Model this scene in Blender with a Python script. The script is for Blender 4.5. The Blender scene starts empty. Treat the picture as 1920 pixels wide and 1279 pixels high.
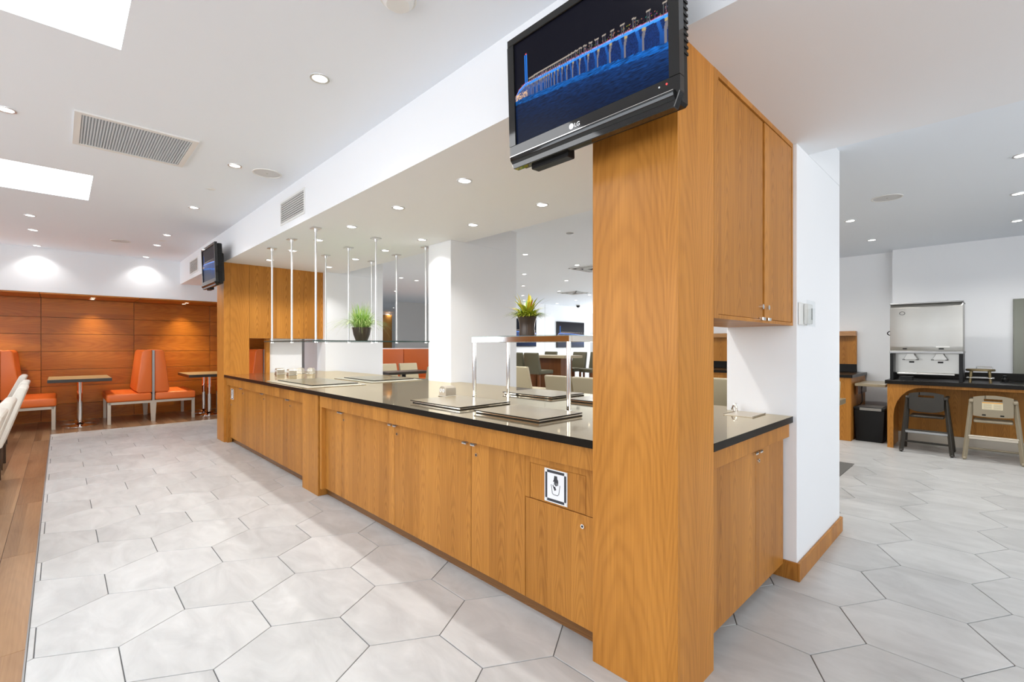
import bpy, bmesh, math, random
import numpy as np
from mathutils import Vector, Matrix
R = math.radians
C = bpy.context.scene.collection
rnd = random.Random(7)

# ------------------------------------------------------------------ camera, world, exposure
YAW, FPX, HORIZ, EYE = .7674, 878.3, 647.8, 1.28
cd = bpy.data.cameras.new('camera'); cam = bpy.data.objects.new('camera', cd); C.objects.link(cam)
cam.location = (0, 0, EYE); cam.rotation_euler = (R(90), 0, -YAW)
cd.sensor_width = 36; cd.lens = FPX*36/1920; cd.shift_y = (HORIZ-639.5)/1920; cd.clip_start = .05; cd.clip_end = 100
bpy.context.scene.camera = cam
vs = bpy.context.scene.view_settings
vs.view_transform = 'Standard'; vs.look = 'None'; vs.gamma = 1; vs.use_curve_mapping = False; vs.exposure = 0.07
w = bpy.data.worlds.new('world'); bpy.context.scene.world = w; w.use_nodes = True
w.node_tree.nodes['Background'].inputs[0].default_value = (.82, .90, 1, 1)
w.node_tree.nodes['Background'].inputs[1].default_value = 1.0
cy = bpy.context.scene.cycles
cy.max_bounces = 10; cy.diffuse_bounces = 5; cy.glossy_bounces = 5; cy.transmission_bounces = 6; cy.sample_clamp_indirect = 6
cy.caustics_reflective = True; cy.caustics_refractive = False

def area(name, loc, rot, sx, sy, power, col=(1, 1, 1)):
    d = bpy.data.lights.new(name, 'AREA'); d.shape = 'RECTANGLE'; d.size = sx; d.size_y = sy; d.energy = power; d.color = col
    o = bpy.data.objects.new(name, d); C.objects.link(o); o.location = loc; o.rotation_euler = rot; return o
# daylight entering through the big side and front windows (outside the frame, left of and behind the camera)
for yy in (0.6, 4.0):
    area('window_and_fill_light', (-3.9, yy, 1.65), (0, R(-120), 0), 1.7, 2.8, 66, (.90, .95, 1))
area('window_and_fill_light', (-3.9, 9.45, 1.65), (0, R(-120), 0), 1.7, 1.1, 56, (.90, .95, 1))  # added fill, brightens the dim far ceiling and fascia through a made-up narrow window
for xx in (-2, 1.2, 4.4):
    area('window_and_fill_light', (xx, -3.1, 1.65), (R(136), 0, 0), 2.6, 1.7, (54, 52, 40)[(-2, 1.2, 4.4).index(xx)], (1, .985, .96))
area('window_and_fill_light', (15.9, 9, 1.6), (0, R(112), 0), 1.6, 7, 380, (.95, .98, 1))  # added fill for the dining room, hidden; the end wall has no window
SPOT_MAIN, SPOT_BUFFET, SPOT_DINING, SPOT_ALCOVE, SKY_EMIT = 12, 21, 58, 50, 5.0

def _ray(x, y):
    r = (x-960)/FPX; S, K = math.sin(YAW), math.cos(YAW)
    return r*K+S, -r*S+K, -(y-HORIZ)/FPX
def at_z(x, y, z): a, b, c = _ray(x, y); k = (z-EYE)/c; return k*a, k*b, z
def at_x(x, y, v): a, b, c = _ray(x, y); k = v/a; return v, k*b, EYE+k*c
def at_y(x, y, v): a, b, c = _ray(x, y); k = v/b; return k*a, v, EYE+k*c

# ------------------------------------------------------------------ materials
def nt(name):
    m = bpy.data.materials.new(name); m.use_nodes = True
    t = m.node_tree; return m, t, t.nodes, t.links, t.nodes['Principled BSDF']
def mat(name, col, rough=.5, metal=0, spec=.5, noise=0, nscale=8, bump=0, bscale=200, emit=None, es=1, coat=0, ior=1.5, aniso=0):
    m, t, N, L, b = nt(name)
    b.inputs['Base Color'].default_value = (*col, 1); b.inputs['Roughness'].default_value = rough
    b.inputs['Metallic'].default_value = metal; b.inputs['Specular IOR Level'].default_value = spec; b.inputs['IOR'].default_value = ior
    b.inputs['Coat Weight'].default_value = coat; b.inputs['Coat Roughness'].default_value = .06
    tc = N.new('ShaderNodeTexCoord')
    if noise:
        n = N.new('ShaderNodeTexNoise'); n.inputs['Scale'].default_value = nscale; n.inputs['Detail'].default_value = 5
        L.new(tc.outputs['Object'], n.inputs['Vector'])
        x = N.new('ShaderNodeMix'); x.data_type = 'RGBA'; x.inputs[6].default_value = (*[c*(1-noise) for c in col], 1)
        x.inputs[7].default_value = (*[min(1, c*(1+noise)) for c in col], 1)
        L.new(n.outputs['Fac'], x.inputs[0]); L.new(x.outputs[2], b.inputs['Base Color'])
    if bump:
        n = N.new('ShaderNodeTexNoise'); n.inputs['Scale'].default_value = bscale; n.inputs['Detail'].default_value = 3
        L.new(tc.outputs['Object'], n.inputs['Vector'])
        u = N.new('ShaderNodeBump'); u.inputs['Strength'].default_value = bump; u.inputs['Distance'].default_value = .002
        L.new(n.outputs['Fac'], u.inputs['Height']); L.new(u.outputs[0], b.inputs['Normal'])
    if emit:
        b.inputs['Emission Color'].default_value = (*emit, 1); b.inputs['Emission Strength'].default_value = es
    return m

def wood(name, dark, light, horiz=False, strip=.14, arch=.5, rough=.32, coat=.25, var=.10, scale=1.0, hoff=None, ak=2.6):
    """veneer: flitches with cathedral arches, fibre streaks, per-strip and per-piece tone"""
    m, t, N, L, b = nt(name)
    def M(op, a, c=None, d=None):
        n = N.new('ShaderNodeMath'); n.operation = op
        for i, v in enumerate((a, c, d)):
            if v is None: continue
            if isinstance(v, (int, float)): n.inputs[i].default_value = v
            else: L.new(v, n.inputs[i])
        return n.outputs[0]
    tc = N.new('ShaderNodeTexCoord'); sp = N.new('ShaderNodeSeparateXYZ'); L.new(tc.outputs['Object'], sp.inputs[0])
    oi = N.new('ShaderNodeObjectInfo')
    x, y, z = sp.outputs
    if horiz == 'x': h, v = M('ADD', y, z), x
    elif horiz == 'y': h, v = M('ADD', x, z), y
    else: h, v = M('ADD', x, y), z
    h = M('ADD', h, M('MULTIPLY', oi.outputs['Random'], 7.3)) if hoff is None else M('ADD', h, hoff); v = M('ADD', v, M('MULTIPLY', oi.outputs['Random'], 3.1))
    q = M('DIVIDE', h, strip); k = M('FLOOR', q); u = M('SUBTRACT', M('FRACT', q), .5)
    wn = N.new('ShaderNodeTexWhiteNoise'); wn.noise_dimensions = '1D'; L.new(k, wn.inputs['W'])
    u2 = M('SUBTRACT', u, M('MULTIPLY', M('SUBTRACT', wn.outputs['Value'], .5), .5))
    cb = N.new('ShaderNodeCombineXYZ'); L.new(M('MULTIPLY', h, 5), cb.inputs[0]); L.new(M('MULTIPLY', v, 1.3), cb.inputs[2]); L.new(M('MULTIPLY', k, 1.7), cb.inputs[1])
    nz = N.new('ShaderNodeTexNoise'); nz.inputs['Scale'].default_value = 1.6; nz.inputs['Detail'].default_value = 3; L.new(cb.outputs[0], nz.inputs['Vector'])
    ph = M('ADD', M('ADD', v, M('MULTIPLY', M('MULTIPLY', u2, u2), ak)), M('MULTIPLY', nz.outputs['Fac'], .55))
    ph = M('ADD', ph, M('MULTIPLY', wn.outputs['Value'], 2))
    band = M('MULTIPLY', M('ADD', M('SINE', M('MULTIPLY', ph, 62*scale)), 1), .5)
    band = M('POWER', band, 1.8)
    cf = N.new('ShaderNodeCombineXYZ'); L.new(M('MULTIPLY', h, 130), cf.inputs[0]); L.new(M('MULTIPLY', v, 2.2), cf.inputs[2])
    nf = N.new('ShaderNodeTexNoise'); nf.inputs['Scale'].default_value = 1; nf.inputs['Detail'].default_value = 5; nf.inputs['Roughness'].default_value = .6; L.new(cf.outputs[0], nf.inputs['Vector'])
    cl = N.new('ShaderNodeCombineXYZ'); L.new(M('MULTIPLY', h, 9), cl.inputs[0]); L.new(M('MULTIPLY', v, .8), cl.inputs[2]); L.new(k, cl.inputs[1])
    nl = N.new('ShaderNodeTexNoise'); nl.inputs['Scale'].default_value = 1; nl.inputs['Detail'].default_value = 2; L.new(cl.outputs[0], nl.inputs['Vector'])
    f = M('ADD', M('MULTIPLY', nf.outputs['Fac'], .55), M('MULTIPLY', nl.outputs['Fac'], .45))
    f = M('SUBTRACT', M('ADD', f, M('MULTIPLY', M('SUBTRACT', wn.outputs['Value'], .5), var*2)), M('MULTIPLY', band, arch*.42))
    mr = N.new('ShaderNodeMapRange'); mr.inputs[1].default_value = .12; mr.inputs[2].default_value = .78; L.new(f, mr.inputs[0])
    mx = N.new('ShaderNodeMix'); mx.data_type = 'RGBA'; mx.inputs[6].default_value = (*dark, 1); mx.inputs[7].default_value = (*light, 1)
    L.new(mr.outputs[0], mx.inputs[0]); L.new(mx.outputs[2], b.inputs['Base Color'])
    b.inputs['Specular IOR Level'].default_value = .22; b.inputs['Roughness'].default_value = rough; b.inputs['Coat Weight'].default_value = coat; b.inputs['Coat Roughness'].default_value = .18
    u_ = N.new('ShaderNodeBump'); u_.inputs['Strength'].default_value = .06; u_.inputs['Distance'].default_value = .001
    L.new(nf.outputs['Fac'], u_.inputs['Height']); L.new(u_.outputs[0], b.inputs['Normal'])
    return m

def stone(name, base, contrast=.1, stretch=(1.6, .7, 1), rough=.4, rv=.08):
    m, t, N, L, b = nt(name)
    tc = N.new('ShaderNodeTexCoord'); mp = N.new('ShaderNodeMapping'); L.new(tc.outputs['Object'], mp.inputs[0])
    mp.inputs['Scale'].default_value = stretch; oi = N.new('ShaderNodeObjectInfo')
    mp.inputs['Rotation'].default_value = (0, 0, .5)
    ad = N.new('ShaderNodeVectorMath'); ad.operation = 'ADD'; L.new(mp.outputs[0], ad.inputs[0])
    cb = N.new('ShaderNodeCombineXYZ'); ml = N.new('ShaderNodeMath'); ml.operation = 'MULTIPLY'; ml.inputs[1].default_value = 37
    L.new(oi.outputs['Random'], ml.inputs[0]); L.new(ml.outputs[0], cb.inputs[2]); L.new(cb.outputs[0], ad.inputs[1])
    n = N.new('ShaderNodeTexNoise'); n.inputs['Scale'].default_value = 4.5; n.inputs['Detail'].default_value = 7; n.inputs['Roughness'].default_value = .6; n.inputs['Distortion'].default_value = .8
    L.new(ad.outputs[0], n.inputs['Vector'])
    a = N.new('ShaderNodeMath'); a.operation = 'MULTIPLY_ADD'; a.inputs[1].default_value = rv*2; L.new(oi.outputs['Random'], a.inputs[0]); L.new(n.outputs['Fac'], a.inputs[2])
    mr = N.new('ShaderNodeMapRange'); mr.inputs[1].default_value = .3; mr.inputs[2].default_value = .75+rv*2; L.new(a.outputs[0], mr.inputs[0])
    mx = N.new('ShaderNodeMix'); mx.data_type = 'RGBA'
    mx.inputs[6].default_value = (*[c*(1-contrast*2) for c in base], 1); mx.inputs[7].default_value = (*[c*(1+contrast) for c in base], 1)
    L.new(mr.outputs[0], mx.inputs[0]); L.new(mx.outputs[2], b.inputs['Base Color']); b.inputs['Roughness'].default_value = rough
    return m

WHITE = mat('white_paint', (.86, .877, .90), .7, bump=.05, bscale=60)
CEILP = mat('ceiling_paint', (.85, .90, .96), .8)
GREYP = mat('grey_paint', (.72, .72, .715), .7)
WOODV = wood('teak_veneer', (.255, .092, .012), (.65, .285, .055), arch=.30, coat=.04, rough=.42)
WOODP = wood('teak_pillar', (.31, .112, .013), (.68, .290, .052), arch=.24, strip=.33, scale=.6, var=.04, coat=.08, rough=.42)
WOODC = wood('teak_cathedral', (.30, .110, .014), (.66, .29, .055), arch=.55, strip=.178, scale=.8, var=.05, coat=.08, hoff=-.305, ak=6.5)
WOODH = wood('cherry_panel', (.20, .047, .005), (.56, .205, .024), horiz='x', arch=.20, strip=.31, scale=.5, var=.06, rough=.4)
WOODHY = wood('teak_along', (.27, .11, .025), (.56, .28, .09), horiz='y', arch=.3, strip=.2, scale=.5)
WOODK = wood('teak_kick', (.13, .052, .014), (.30, .14, .045), horiz='y', arch=.4, strip=.1)
WOODD = wood('dark_leg_wood', (.035, .018, .010), (.07, .04, .02), arch=.1)
WOODM = wood('mid_leg_wood', (.10, .035, .012), (.20, .08, .03), arch=.1)
FLOORW = wood('worn_plank', (.17, .085, .040), (.44, .265, .14), horiz='y', arch=.10, strip=.19, scale=.5, var=.20, rough=.32, coat=.35)
TILE = stone('concrete_tile', (.55, .555, .55), .13, rough=.36)
GROUT = mat('grout', (.15, .15, .15), .9)
CARPET = mat('carpet_grey', (.15, .145, .135), .95, noise=.3, nscale=90, bump=.4, bscale=300)
LAMIN = mat('pale_bounce_floor', (.44, .42, .39), .5, noise=.1, nscale=3)  # unseen floor made pale to bounce light up to the dining ceiling
BLACKP = mat('black_plastic', (.010, .010, .010), .4, spec=.25)
GLOSSB = mat('gloss_black', (.010, .010, .010), .06)
CHROME = mat('chrome', (.82, .81, .79), .07, 1)
STEEL = mat('brushed_steel', (.52, .51, .48), .36, 1, noise=.08, nscale=3)
DSTEEL = mat('grey_steel', (.42, .42, .42), .45, 1)
ALU = mat('satin_aluminium', (.72, .72, .72), .35, .85)
CHAMP = mat('champagne_metal', (.58, .52, .43), .4, .55)
ORANGE = mat('orange_vinyl', (.78, .165, .028), .36, bump=.12, bscale=40)
ORANGED = mat('burnt_orange_vinyl', (.50, .105, .012), .45)
BEIGE = mat('beige_vinyl', (.44, .38, .25), .45)
CREAM = mat('cream_vinyl', (.74, .70, .62), .42)
OLIVE = mat('dark_olive_vinyl', (.085, .078, .045), .4)
TABDK = mat('dark_laminate', (.03, .026, .022), .3)
TABLT = mat('table_laminate', (.34, .28, .18), .3, noise=.15, nscale=20)
EDGEB = mat('stone_edge', (.010, .008, .006), .3, spec=.15, noise=.5, nscale=150)
POT = mat('bronze_pot', (.06, .043, .032), .3, .35)
SOIL = mat('soil', (.03, .02, .012), .9)
SIGNW = mat('sign_white', (.85, .86, .88), .4)
SIGND = mat('sign_charcoal', (.035, .037, .045), .5)
OFFW = mat('white_plastic', (.80, .80, .78), .4)
LAMP = mat('lamp_lens', (1, 1, 1), .5, emit=(1, .97, .90), es=9)
LAMPW = mat('warm_lamp_lens', (1, 1, 1), .5, emit=(1, .86, .62), es=14)
SKYP = mat('skylight_diffuser', (1, 1, 1), .5, emit=(.94, .97, 1), es=SKY_EMIT)
VENTB = mat('vent_filter', (.42, .46, .50), .8)
DARKV = mat('vent_dark', (.05, .05, .055), .8)
BRZ = mat('bronze_metal', (.20, .15, .07), .35, .6)
TAN = mat('tan_plastic', (.30, .25, .17), .45)
BROWNP = mat('dark_brown_plastic', (.030, .025, .018), .4)
MIRR = mat('olive_panel', (.15, .15, .12), .25, .6)
GLOW = mat('cove_glow', (1, 1, 1), .5, emit=(1, .85, .6), es=2.0)
# polished stone worktop: strong mirror gloss over dark brown
def worktop_mat():
    m, t, N, L, b = nt('polished_stone')
    b.inputs['Base Color'].default_value = (.20, .155, .09, 1); b.inputs['Roughness'].default_value = .25
    g = N.new('ShaderNodeBsdfGlossy'); g.inputs['Color'].default_value = (.93, .82, .61, 1); g.inputs['Roughness'].default_value = .045
    lw = N.new('ShaderNodeFresnel'); lw.inputs[0].default_value = 2.5
    mr = N.new('ShaderNodeMapRange'); mr.inputs[3].default_value = .0; mr.inputs[4].default_value = 1.12; L.new(lw.outputs[0], mr.inputs[0])
    tc = N.new('ShaderNodeTexCoord'); nz = N.new('ShaderNodeTexNoise'); nz.inputs['Scale'].default_value = 260; L.new(tc.outputs['Object'], nz.inputs[0])
    m2 = N.new('ShaderNodeMath'); m2.operation = 'MULTIPLY_ADD'; m2.inputs[1].default_value = -.12; m2.use_clamp = True
    L.new(nz.outputs['Fac'], m2.inputs[0]); L.new(mr.outputs[0], m2.inputs[2])
    x = N.new('ShaderNodeMixShader'); L.new(m2.outputs[0], x.inputs[0]); L.new(b.outputs[0], x.inputs[1]); L.new(g.outputs[0], x.inputs[2])
    L.new(x.outputs[0], N['Material Output'].inputs[0]); return m
STONE = worktop_mat()
def board_mat():
    m, t, N, L, b = nt('tan_glass_board')
    b.inputs['Base Color'].default_value = (.25, .20, .115, 1); b.inputs['Roughness'].default_value = .22; b.inputs['IOR'].default_value = 1.6
    return m
BOARD = board_mat()
def glass_mat(name, tint, fac):
    m, t, N, L, b = nt(name)
    tr = N.new('ShaderNodeBsdfTransparent'); tr.inputs[0].default_value = (*tint, 1)
    g = N.new('ShaderNodeBsdfGlossy'); g.inputs['Roughness'].default_value = .02
    x = N.new('ShaderNodeMixShader'); lw = N.new('ShaderNodeLayerWeight'); lw.inputs[0].default_value = .5
    pw = N.new('ShaderNodeMath'); pw.operation = 'POWER'; pw.inputs[1].default_value = 4; L.new(lw.outputs['Facing'], pw.inputs[0])
    ma = N.new('ShaderNodeMath'); ma.operation = 'MULTIPLY_ADD'; ma.inputs[1].default_value = fac*2; ma.inputs[2].default_value = .03; L.new(pw.outputs[0], ma.inputs[0]); L.new(ma.outputs[0], x.inputs[0]); L.new(tr.outputs[0], x.inputs[1]); L.new(g.outputs[0], x.inputs[2])
    L.new(x.outputs[0], N['Material Output'].inputs[0]); return m
GLASS = glass_mat('clear_glass', (.86, .92, .90), .25)
CLEAR = glass_mat('clear_plastic', (.97, .98, .98), .04)
GEDGE = mat('glass_edge', (.03, .06, .055), .1)

# ------------------------------------------------------------------ mesh helpers
class MB:
    def __init__(s): s.bm = bmesh.new(); s.mats = []
    def mi(s, m):
        if m not in s.mats: s.mats.append(m)
        return s.mats.index(m)
    def _fin(s, old, m, M=None):
        new = [f for f in s.bm.faces if f not in old]; i = s.mi(m)
        for f in new: f.material_index = i
        if M is not None:
            vs_ = {v for f in new for v in f.verts}; bmesh.ops.transform(s.bm, matrix=M, verts=list(vs_))
        return new
    def box(s, x0, x1, y0, y1, z0, z1, m, b=0, seg=1, M=None):
        old = set(s.bm.faces)
        r = bmesh.ops.create_cube(s.bm, size=1)['verts']
        for v in r: v.co = Vector(((x0+x1)/2+v.co.x*(x1-x0), (y0+y1)/2+v.co.y*(y1-y0), (z0+z1)/2+v.co.z*(z1-z0)))
        if b:
            es = list({e for v in r for e in v.link_edges}); bmesh.ops.bevel(s.bm, geom=es, offset=b, segments=seg, affect='EDGES', profile=.5)
        s._fin(old, m, M); return s
    def prism(s, pts, axis, a, b_, m, bev=0, seg=1, M=None, capmat=None):
        """polygon pts (2D) extruded along axis from a to b_"""
        old = set(s.bm.faces)
        def P(p, t):
            return {'x': (t, p[0], p[1]), 'y': (p[0], t, p[1]), 'z': (p[0], p[1], t)}[axis]
        v0 = [s.bm.verts.new(P(p, a)) for p in pts]; v1 = [s.bm.verts.new(P(p, b_)) for p in pts]
        fs = [s.bm.faces.new(v0), s.bm.faces.new(v1)]
        n = len(pts)
        for i in range(n): fs.append(s.bm.faces.new((v0[i], v0[(i+1) % n], v1[(i+1) % n], v1[i])))
        bmesh.ops.recalc_face_normals(s.bm, faces=fs)
        if bev:
            es = list({e for f in fs for e in f.edges}); bmesh.ops.bevel(s.bm, geom=es, offset=bev, segments=seg, affect='EDGES', profile=.5)
        new = s._fin(old, m, M)
        if capmat is not None:
            i = s.mi(capmat)
            for f in new:
                f.normal_update()
                if {'x': f.normal.x, 'y': f.normal.y, 'z': f.normal.z}[axis] > .9: f.material_index = i
        return s
    def cyl(s, p0, p1, r0, m, r1=None, n=16, caps=True):
        old = set(s.bm.faces); r1 = r0 if r1 is None else r1
        p0, p1 = Vector(p0), Vector(p1); d = p1-p0; q = d.to_track_quat('Z', 'Y').to_matrix()
        A = [s.bm.verts.new(p0+q@Vector((r0*math.cos(t*2*math.pi/n), r0*math.sin(t*2*math.pi/n), 0))) for t in range(n)]
        B = [s.bm.verts.new(p1+q@Vector((r1*math.cos(t*2*math.pi/n), r1*math.sin(t*2*math.pi/n), 0))) for t in range(n)]
        for i in range(n): s.bm.faces.new((A[i], A[(i+1) % n], B[(i+1) % n], B[i]))
        if caps: s.bm.faces.new(A[::-1]); s.bm.faces.new(B)
        s._fin(old, m); return s
    def lathe(s, prof, m, n=28, c=(0, 0)):
        old = set(s.bm.faces); rings = []
        for r, z in prof:
            rings.append([s.bm.verts.new((c[0]+r*math.cos(2*math.pi*i/n), c[1]+r*math.sin(2*math.pi*i/n), z)) for i in range(n)] if r > 1e-6 else [s.bm.verts.new((c[0], c[1], z))])
        for a, b in zip(rings, rings[1:]):
            for i in range(n):
                j = (i+1) % n
                if len(a) == 1 and len(b) == 1: continue
                if len(a) == 1: s.bm.faces.new((a[0], b[j], b[i]))
                elif len(b) == 1: s.bm.faces.new((a[i], a[j], b[0]))
                else: s.bm.faces.new((a[i], a[j], b[j], b[i]))
        s._fin(old, m); return s
    def tube(s, pts, r, m, n=8):
        for a, b in zip(pts, pts[1:]): s.cyl(a, b, r, m, n=n)
        return s
    def build(s, name, parent=None, smooth=True, loc=None):
        me = bpy.data.meshes.new(name); bmesh.ops.recalc_face_normals(s.bm, faces=s.bm.faces) if False else None
        s.bm.to_mesh(me); s.bm.free()
        for m in s.mats: me.materials.append(m)
        if smooth:
            me.polygons.foreach_set('use_smooth', [True]*len(me.polygons)); me.set_sharp_from_angle(angle=R(32))
        o = bpy.data.objects.new(name, me); C.objects.link(o)
        if parent is not None: o.parent = parent
        if loc: o.location = loc
        return o

def thing(name, label, cat, loc=(0, 0, 0), rz=0, group=None):
    o = bpy.data.objects.new(name, None); C.objects.link(o); o.location = loc; o.rotation_euler = (0, 0, rz); o.empty_display_size = .1
    tag(o, label, cat, group); return o
def tag(o, label=None, cat=None, group=None, kind=None):
    if label: o['label'] = label
    if cat: o['category'] = cat
    if group: o['group'] = group
    if kind: o['kind'] = kind
    return o
def struct(o): o['kind'] = 'structure'; return o
def kids(o): return [c for c in ALLKIDS() if c.parent is o]
def ALLKIDS(): return list(bpy.data.objects)
def copy_tree(o, loc, rz=0, label=None, group=None):
    src = ALLKIDS()
    def rec(a, par):
        c = a.copy(); C.objects.link(c)
        if par is not None: c.parent = par
        for ch in src:
            if ch.parent is a: rec(ch, c)
        return c
    c = rec(o, None); c.location = loc; c.rotation_euler = (0, 0, rz)
    if label: c['label'] = label
    if group: c['group'] = group
    return c
ORD = ['nearest', 'second', 'third', 'fourth', 'fifth', 'sixth', 'seventh', 'eighth']

# ================================================================== SETTING
FX = 1.554           # plane of pillars and soffit face
ZS, ZM, ZD = 2.38, 2.78, 2.62
# --- floor slab (grout bed) with hexagonal tiles
fl = MB().box(-4.2, 16.2, -3.4, 17.4, -.12, -.004, GROUT).build('floor'); struct(fl)
def clip(poly, a, b, c):   # keep a*x+b*y<=c
    out = []
    for i in range(len(poly)):
        p, q = poly[i], poly[(i+1) % len(poly)]; dp, dq = a*p[0]+b*p[1]-c, a*q[0]+b*q[1]-c
        if dp <= 0: out.append(p)
        if (dp < 0 < dq) or (dq < 0 < dp):
            t = dp/(dp-dq); out.append((p[0]+t*(q[0]-p[0]), p[1]+t*(q[1]-p[1])))
    return out
s_ = 1.28/4.3148; dx = s_*3**.5; dy = s_*1.5*.9892; OX, OY = 2.3345*s_, 9.7266*s_
g = .0022; hexshape = [(math.cos(R(30+60*k))*(s_-g*1.15), math.sin(R(30+60*k))*(s_*.9892-g*1.15)) for k in range(6)]
tile_mesh = None; ntile = 0
def make_tile(poly, cx, cy_):
    b = MB(); b.prism([(p[0]-cx, p[1]-cy_) for p in poly], 'z', -.01, 0, TILE, bev=.0012)
    o = b.build('tile', fl, smooth=False); o.location = (cx, cy_, 0); return o
for j in range(-11, 18):
    for i in range(-5, 20):
        cx, cy_ = OX+dx*(i+.5*(j % 2)), OY+dy*j
        if not (-.5 < cx < 8.7 and -1.5 < cy_ < 9.8): continue
        if cx > 1.75 and 1.75 < cy_ < 7.4 and cx < 6.2: continue
        if cy_ >= 7.4 and cx > 3.2: continue
        if cx > 1.8 and 1.2 < cy_ < 7.4 and cx < 5.9: continue
        if cx > 6.2 and cy_ > 2.6: continue
        if cy_ < 1.15 and (cx*math.sin(YAW)+cy_*math.cos(YAW)) < .4: continue
        lim = 1.07+.04*0
        poly = [(cx+a, cy_+b) for a, b in hexshape]; full = True
        for (a, b, c) in ((-1, 0, .098), (0, 1, 9.45)) + (((0, 1, lim),) if (cx > 1.8 and cx < 6.2 and cy_ < 3) else ()):
            if any(a*p[0]+b*p[1] > c for p in poly): poly = clip(poly, a, b, c); full = False
        if len(poly) < 3: continue
        ar = abs(sum(poly[k][0]*poly[(k+1) % len(poly)][1]-poly[(k+1) % len(poly)][0]*poly[k][1] for k in range(len(poly))))/2
        if ar < .0015: continue
        if full and tile_mesh:
            o = bpy.data.objects.new('tile', tile_mesh); C.objects.link(o); o.parent = fl; o.location = (cx, cy_, 0)
        else:
            o = make_tile(poly, cx, cy_)
            if full: tile_mesh = o.data
        ntile += 1
# --- wood planks along the left side and in front of the alcove
pr = random.Random(3)
def plank(x0, x1, y0, y1):
    b = MB().box(x0+.001, x1-.001, y0+.001, y1-.001, -.012, 0, FLOORW, b=.001)
    b.build('plank', fl, smooth=False)
x = -.104
while x > -1.5:
    y = .6-pr.random()*.9
    while y < 11.2:
        L_ = 1.0+pr.random()*.5; plank(x-.15, x, y, min(y+L_, 11.2)); y += L_
    x -= .15
x = -.104
while x < 3.2:
    plank(x, x+.15, 9.455, 10.2+pr.random()*.4 if False else 10.35); plank(x, x+.15, 10.35, 11.2); x += .15
struct(MB().box(-.106, -.1, -1, 9.452, -.01, .002, DSTEEL).build('trim_1'))
struct(MB().box(-4, -1.6, -3.2, 11.2, -.02, -.001, FLOORW).build('floor_left'))
# --- dining carpet
struct(MB().box(3.9, 6.17, 1.073, 2.6, -.012, .003, CARPET).build('floor_carpet'))
struct(MB().prism([(3.05, 2.601), (16, 2.601), (16, 17), (3.2, 17), (3.2, 9.4), (3.05, 7.5)], 'z', -.012, .003, LAMIN).build('floor_dining'))

# --- ceilings
def slab_holes(x0, x1, y0, y1, z0, z1, holes, m, name):
    xs = sorted({x0, x1, *[h[0] for h in holes], *[h[1] for h in holes]}); ys = sorted({y0, y1, *[h[2] for h in holes], *[h[3] for h in holes]})
    b = MB()
    for i in range(len(xs)-1):
        for j in range(len(ys)-1):
            mx_, my_ = (xs[i]+xs[i+1])/2, (ys[j]+ys[j+1])/2
            if any(h[0] < mx_ < h[1] and h[2] < my_ < h[3] for h in holes): continue
            b.box(xs[i], xs[i+1], ys[j], ys[j+1], z0, z1, m)
    return struct(b.build(name, smooth=False))
SKY = [(-1.4, .222, 2.12, 3.09), (-1.4, .21, 5.56, 6.53)]
slab_holes(-4, FX, -3.2, 10.3, ZM, ZM+.15, SKY, CEILP, 'ceiling')
for k, (a, b_, c, d) in enumerate(SKY):
    o = MB().box(a, b_, c, d, ZM+.004, ZM+.02, SKYP).build('window_%d' % (k+1)); struct(o)
struct(MB().box(FX, 3.11, -3.2, 10.2, ZS, ZM+.15, WHITE).build('ceiling_soffit'))
struct(MB().box(3.11, 16, -3.2, 17.2, ZD, ZM+.15, CEILP).build('ceiling_dining'))
# --- walls
def wall(name, x0, x1, y0, y1, z0, z1, m=WHITE): return struct(MB().box(x0, x1, y0, y1, z0, z1, m).build(name))
# left wall with windows (outside the frame)
b = MB()
b.box(-4.15, -4, -3.2, 11.2, 0, .75, WHITE).box(-4.15, -4, -3.2, 11.2, 2.55, ZM, WHITE)
for a, c in ((-3.2, -.85), (2.05, 2.55), (5.45, 6.2)): b.box(-4.15, -4, a, c, .75, 2.55, WHITE)
b.box(-4.15, -4, 6.2, 8.85, .75, 2.55, WOODV).box(-4.15, -4, 10.05, 11.2, .75, 2.55, WHITE)  # narrow far gap made up for the added fill light
struct(b.build('wall_left'))
b = MB()
b.box(-4.15, 8.75, -3.35, -3.2, 0, .75, WHITE).box(-4.15, 8.75, -3.35, -3.2, 2.55, ZM, WHITE)
for a, c in ((-4.15, -3.35), (-.65, -.15), (2.55, 3.05), (5.75, 8.75)): b.box(a, c, -3.35, -3.2, .75, 2.55, WHITE)
struct(b.build('wall_front'))
wall('wall_fascia', -4, 3.0, 10.2, 10.3, 2.10, ZM)
# alcove: wooden ceiling, back wall with planks panels
PX = [-2.63, -1.429, -.229, .982, 2.183, 3.28]; PZ = [-.01, .278, .586, .867, 1.175, 1.474, 1.755, 2.075]
wf = MB().box(-4, 3.4, 11.12, 11.25, 0, 2.2, WOODK).build('wall_far'); struct(wf)
for i in range(len(PX)-1):
    for j in range(len(PZ)-1):
        MB().box(PX[i]+.003, PX[i+1]-.003, 11.09, 11.12, max(0, PZ[j]+.003), PZ[j+1]-.003, WOODH, b=.002).build('panel', wf, smooth=False)
ac = MB().box(-4, 3.4, 10.3, 11.12, 2.085, 2.2, WOODK).build('ceiling_alcove'); struct(ac)
for i in range(len(PX)-1):
    MB().box(PX[i]+.005, PX[i+1]-.005, 10.2, 11.09, 2.076, 2.099, WOODH, b=.002).build('panel', ac, smooth=False)
wall('wall_alcove_end', 3.28, 3.4, 10.2, 11.12, 0, 2.2, WOODH)
wall('wall_behind_alcove', 3.11, 3.4, 7.6, 10.2, 0, ZD)
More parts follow.
